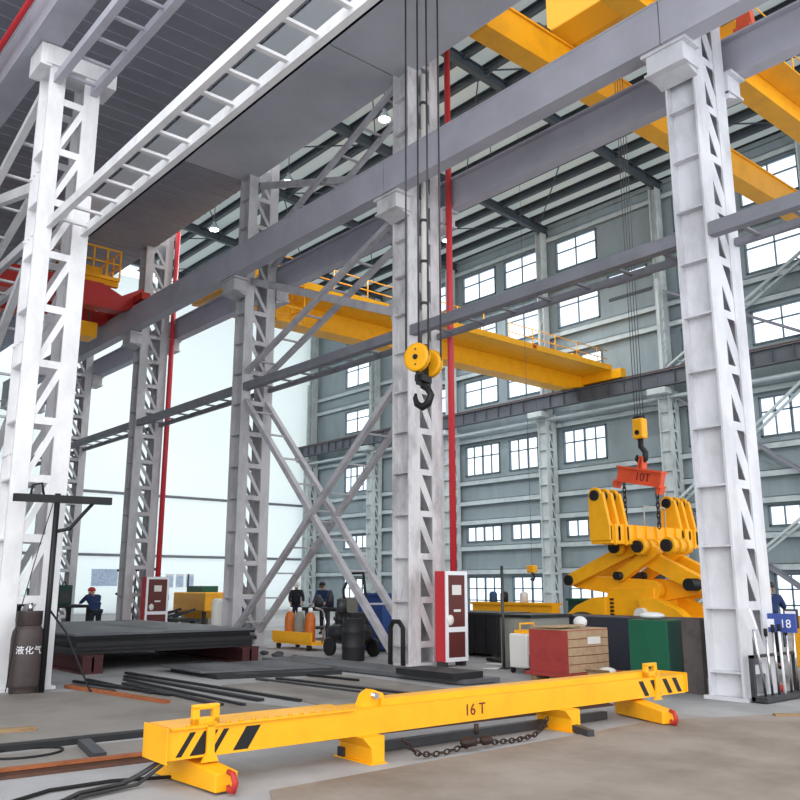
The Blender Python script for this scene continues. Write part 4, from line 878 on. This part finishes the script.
for i, (x, h, r_) in enumerate([(-22.6, .3, .15), (-22.0, .45, .12), (-21.3, .25, .2), (-20.6, .4, .14), (-19.9, .3, .16)]):
    tag(MB().lathe((x, 16.0, .95), [(r_, 0), (r_, h * .7), (r_ * .6, h), (r_ * .3, h + .08)], 12).build('machine_vice' if i % 2 else 'can', M[['steel', 'navy', 'darksteel', 'bluecloth', 'gasorange'][i]]), ['grey can at left end of the dark bench', 'navy bottle second on the dark bench', 'squat dark can in the middle of the bench', 'blue bottle on the dark bench', 'orange can at right end of the dark bench'][i], 'can')
for i in range(9):
    x = -16.9 + (i % 5) * .4 - (i // 5) * 1.6; y = 10.9 + .2 * math.sin(i * 2.1) + (.35 if i > 4 else 0)
    tag(MB().ball((x, y, .05), .1, 1.5, .9, .5, 6).build('scrap_lump', M['gravel']), 'dark scrap lump in the row before the gas bottle cart', 'scrap', 'dark scrap lumps before the cart')
# ------------------------------------------------------------------ far left machines
t = thing('yellow_machine', 'yellow boxy machine on legs before the white end wall', 'machine', (-33, 17.2, 0))
box(-34.4, -31.6, 16.8, 17.8, .6, 1.35).build('hopper', M['craneo'], t, .05); g = MB(); g.prism([(-34.2, 16.85, .6), (-31.8, 16.85, .6), (-32.3, 17.1, .3), (-33.7, 17.1, .3)], (0, .6, 0)); g.build('chute', M['craneo'], t); box(-33.6, -32.2, 17.0, 17.7, 1.35, 1.6).build('cover', M['green'], t)
for x in (-34.2, -31.8):
    for y in (16.9, 17.7): box(x - .06, x + .06, y - .06, y + .06, 0, .6).build('leg', M['darksteel'], t)
MB().cyl((-33.9, 17.2, 1.35), (-33.9, 17.2, 2.1), .04, 8).build('exhaust', M['steel'], t)
t = thing('scrap_trailer', 'dark trolley loaded with scrap below the yellow boxy machine', 'trolley', (-32.5, 15.9, 0))
box(-33.9, -31.2, 15.5, 16.4, .25, .35).build('deck', M['darksteel'], t)
for x in (-33.5, -31.6):
    for y in (15.55, 16.3): MB().cyl((x, y - .04, .16), (x, y + .04, .16), .16, 12).build('wheel', M['rubber'], t)
for i in range(4): MB().bar((-33.7 + i * .6, 15.6, .4), (-33.2 + i * .6, 16.3, .6 + .1 * (i % 2)), .1, .1).build('scrap_piece', M['steel'], t)
t = thing('grey_locker', 'low grey steel lockers right of the left red pipe', 'locker', (-33, 19, 0))
for i in range(3): box(-36 + i * .85, -35.2 + i * .85, 18.0, 18.8, 0, 1.2).build('locker_door', M['greyconc'], t)
tag(MB().lathe((-22.35, 12.3, 0), [(.16, 0), (.17, .03), (.17, 1.15), (.1, 1.25)], 16).build('white_tube', M['offwhite']), 'short white tube standing at the second lattice column', 'tube')
t = thing('welding_table', 'dark welding table with clutter behind the plate pile', 'table', (-29, 9.8, 0))
box(-30.5, -26.6, 9.2, 10.4, .95, 1.03).build('top', M['darksteel'], t)
for x in (-30.3, -28.5, -26.8):
    for y in (9.3, 10.3): box(x - .06, x + .06, y - .06, y + .06, 0, .95).build('leg', M['darksteel'], t)
box(-30.3, -26.8, 9.4, 10.2, .35, .4).build('shelf', M['primer'], t)
for i, (x, y, w_, h, c) in enumerate([(-30.0, 9.7, .5, .5, 'darksteel'), (-29.2, 9.9, .4, .8, 'navy'), (-28.4, 9.7, .6, .4, 'steel'), (-27.7, 9.8, .35, .6, 'greend')]):
    m_ = thing('welding_unit', ['black welding unit at left end of the dark table', 'tall navy welding unit on the dark table', 'wide grey unit on the dark table', 'green unit at right end of the dark table'][i], 'welding unit', (x, y, 1.03))
    box(x - w_ / 2, x + w_ / 2, y - .22, y + .22, 1.03, 1.03 + h).build('housing', M[c], m_, .02); MB().tube([(x - w_ / 2 + .05, y, 1.03 + h), (x - w_ / 2 + .05, y, 1.1 + h), (x + w_ / 2 - .05, y, 1.1 + h), (x + w_ / 2 - .05, y, 1.03 + h)], .02, 6).build('handle', M['black'], m_); box(x + w_ / 2, x + w_ / 2 + .01, y - .15, y + .15, 1.1, 1.03 + h * .7).build('front_panel', M['steel'], m_)
t = thing('guard_frame', 'dark tubular frame standing before the white wall at left', 'frame', (-31, 13.5, 0))
for x in (-33.0, -31.5, -30.0): MB().cyl((x, 13.8, 0), (x, 13.8, 2.2), .04, 8).build('post', M['darksteel'], t)
for z_ in (1.3, 2.2): MB().cyl((-33.2, 13.8, z_), (-29.8, 13.8, z_), .05, 8).build('rail', M['darksteel'], t)
tag(MB().ball((-26.9, 11.6, .2), .22, 1, 1, .95, 8).build('white_bag', M['bag']), 'white bag on the floor left of the far electrical cabinet', 'bag')
# ------------------------------------------------------------------ people
def skin_chain(chains, name, mats_, parent, sub=1):
    bm_v, bm_e, rad = [], [], []
    for ch in chains:
        prev = None
        for p, r_ in ch:
            key = None
            for i, q in enumerate(bm_v):
                if (V(q) - V(p)).length < 1e-4: key = i
            if key is None: bm_v.append(tuple(p)); rad.append(r_); key = len(bm_v) - 1
            if prev is not None and prev != key: bm_e.append((prev, key))
            prev = key
    me = bpy.data.meshes.new(name); me.from_pydata(bm_v, bm_e, []); o = bpy.data.objects.new(name, me); COL.objects.link(o)
    md = o.modifiers.new('skin', 'SKIN'); md.use_smooth_shade = True
    for i, r_ in enumerate(rad): me.skin_vertices[0].data[i].radius = r_ if isinstance(r_, tuple) else (r_, r_)
    me.skin_vertices[0].data[0].use_root = True
    sd = o.modifiers.new('sub', 'SUBSURF'); sd.levels = sub; sd.render_levels = sub
    dg = bpy.context.evaluated_depsgraph_get(); m2 = bpy.data.meshes.new_from_object(o.evaluated_get(dg)); bpy.data.objects.remove(o)
    m2.materials.clear()
    for m in mats_: m2.materials.append(m)
    m2.polygons.foreach_set('use_smooth', [True] * len(m2.polygons))
    r = bpy.data.objects.new(name, m2); COL.objects.link(r); r.parent = parent; return r
def join_into(o, mb):                                # add extra shapes to a body mesh so it stays one mesh
    bm = bmesh.new(); bm.from_mesh(o.data); vs = [bm.verts.new(v) for v in mb.v]
    for f_, mi in zip(mb.f, mb.mi):
        try: q = bm.faces.new([vs[i] for i in f_]); q.material_index = mi; q.smooth = True
        except ValueError: pass
    bmesh.ops.recalc_face_normals(bm, faces=bm.faces); bm.to_mesh(o.data); bm.free()
def person(lab, loc, rz, jacket, trousers, hat, bend=0, arms=((.1, .3), (.1, .35))):
    t = thing('person', lab, 'person', loc); t.rotation_euler = (0, 0, rz)
    c, s = math.cos(bend), math.sin(bend)
    def up(y, z, x=0): dz = z - .92; return (x, -y * c * -1 - dz * s if bend else y, .92 + dz * c + (y * s if bend else 0))
    pel = (0, 0, .92); chest = up(0, 1.28); nk = up(0, 1.47); hd0 = up(-.01, 1.53); hd = up(-.015, 1.63); hd2 = up(-.005, 1.72)
    legs = []; feet = []
    for sx in (-1, 1):
        legs.append([(pel, .13), ((.1 * sx, 0, .84), .095), ((.11 * sx, -.02, .48), .06), ((.12 * sx, .03, .1), .042)]); feet.append([((.12 * sx, .03, .1), .042), ((.12 * sx, .0, .04), .045), ((.13 * sx, -.14, .035), .035)])
    arms_ = []; hands = []
    for sx, (fw, el) in zip((-1, 1), arms):
        sh = up(0, 1.42, .19 * sx); e = V(sh) + V((.05 * sx, -.28 * math.sin(fw), -.28 * math.cos(fw))); w_ = e + V((-.02 * sx, -.25 * math.sin(fw + el), -.25 * math.cos(fw + el)))
        arms_.append([(up(0, 1.40), .1), (sh, .065), (tuple(e), .046), (tuple(w_), .033)])
        dd = (w_ - e).normalized(); hands.append((w_, dd, sx))
    body = skin_chain([[(pel, (.15, .1)), (chest, (.16, .11)), (up(0, 1.40), .1), (nk, .055), (hd0, .06), (hd, (.08, .095)), (hd2, (.06, .07))]] + legs + feet + arms_ + [[(tuple(w_), .033), (tuple(w_ + dd * .05), (.04, .02)), (tuple(w_ + dd * .09), (.042, .018))] for w_, dd, sx in hands], 'body', [M['skin'], M['black']], t)
    g = MB()
    for w_, dd, sx in hands:
        sd = V((0, 1, 0)) if abs(dd.y) < .7 else V((0, 0, 1)); sd = (sd - dd * sd.dot(dd)).normalized(); pn = dd.cross(sd)
        for k in range(4):
            b_ = w_ + dd * .09 + sd * (.028 - .019 * k); L_ = [.07, .08, .075, .055][k]
            g.tube([b_ - dd * .02, b_ + dd * L_ * .5, b_ + dd * L_ * .85 + pn * (.02 * sx)], [.0095, .009, .007], 6)
        b_ = w_ + dd * .03 + sd * .03; g.tube([b_, b_ + sd * .03 + dd * .03, b_ + sd * .03 + dd * .06], [.011, .01, .008], 6)
    h = V(hd); fy = V(up(-.1, 1.62)); fd = (fy - V(up(0, 1.62))).normalized()
    g.ball(tuple(h + fd * .1 + V((0, 0, -.005))), .018, .7, 1, 1.3, 6)
    for sx in (-1, 1): g.ball(tuple(h + V((.085 * sx, 0, 0))), .028, .4, .8, 1.1, 6)
    g.m = 1
    for sx in (-1, 1): g.ball(tuple(h + fd * .085 + V((.03 * sx, 0, .02))), .01, n=5)
    g.bar(tuple(h + fd * .09 + V((-.025, 0, -.045))), tuple(h + fd * .09 + V((.025, 0, -.045))), .008, .006)
    join_into(body, g)
    skin_chain([[(pel, (.17, .125)), ((0, 0, .8), (.15, .12))], [(pel, (.17, .125)), (up(0, 1.05), (.165, .125)), (chest, (.185, .135)), (up(0, 1.40), (.15, .11)), (up(0, 1.47), .075)]] + [[(up(0, 1.40), .1), (a_[1][0], .085), (a_[2][0], .062), (tuple(V(a_[3][0]).lerp(V(a_[2][0]), .08)), .048)] for a_ in arms_], 'jacket', [jacket], t)
    skin_chain([[l[0][:1] + ((.165, .12),), (l[1][0], .112), (l[2][0], .078), (l[3][0], .062)] for l in legs], 'trousers', [trousers], t)
    for f_ in feet: skin_chain([[(f_[0][0], .052), (f_[1][0], .055), (f_[2][0], .045)]], 'boot', [M['black']], t)
    g = MB(); ctr = V(up(.005, 1.66)); g.lathe(tuple(ctr), [(.115, 0), (.118, .03), (.1, .09), (.05, .125), (.01, .13)], 16)
    q = ctr + fd * .12; g.prism([tuple(ctr + V((-.08, 0, 0)) + fd * .06), tuple(ctr + V((.08, 0, 0)) + fd * .06), tuple(ctr + V((.06, 0, -.01)) + fd * .19), tuple(ctr + V((-.06, 0, -.01)) + fd * .19)], (0, 0, .012))
    g.build('cap' if hat is not M['offwhite'] and hat is not M['red'] else 'helmet', hat, None).parent = t
    return t

person('worker in navy jacket and dark cap leaning behind the right column', (-8.5, 17.0, 0), R(200), M['navycloth'], M['darkcloth'], M['black'], .5, ((.9, .6), (.8, .5)))
person('worker in blue grey overalls bending at the second lattice column', (-24.6, 14.6, 0), R(250), M['bluecloth'], M['navycloth'], M['black'], .8, ((.9, .5), (1.0, .4)))
person('worker in blue with red helmet stooping at the dark welding table', (-25.75, 10.1, 0), R(-95), M['navycloth'], M['darkcloth'], M['red'], .8, ((1.0, .5), (1.1, .3)))
person('worker in blue jacket behind the black compressor', (-24.5, 17.6, 0), R(30), M['navycloth'], M['darkcloth'], M['black'], .35, ((.5, .5), (.6, .4)))
person('worker in dark clothes and white helmet behind the gas bottles', (-26.29, 17.6, 0), R(60), M['darkcloth'], M['darkcloth'], M['offwhite'], .3, ((.5, .5), (.6, .4)))
# ------------------------------------------------------------------ daylight, camera, view
w = bpy.data.worlds.new('World'); S.world = w; w.use_nodes = True
bg = w.node_tree.nodes['Background']; bg.inputs[0].default_value = (.93, .97, 1, 1); bg.inputs[1].default_value = 1.85
sun = bpy.data.lights.new('daylight', 'SUN'); sun.energy = 1.2; sun.angle = R(50); sun.color = (1, .98, .95)
so = bpy.data.objects.new('daylight', sun); COL.objects.link(so)
so.rotation_euler = V((-.75, .8, -.42)).to_track_quat('-Z', 'Y').to_euler()
cam = bpy.data.cameras.new('camera'); co = bpy.data.objects.new('camera', cam); COL.objects.link(co); S.camera = co
cam.sensor_width = 36; cam.lens = 850 / 800 * 36; cam.clip_end = 300; cam.clip_start = .05
pitch = math.atan(186 / 850); az = R(40.6)
fwd = V((-math.cos(az) * math.cos(pitch), math.sin(az) * math.cos(pitch), math.sin(pitch)))
co.location = (0, 0, 1.6); co.rotation_euler = fwd.to_track_quat('-Z', 'Y').to_euler()
S.view_settings.view_transform = 'Standard'; S.view_settings.look = 'None'; S.view_settings.gamma = 1; S.view_settings.use_curve_mapping = False
S.view_settings.exposure = 0.08
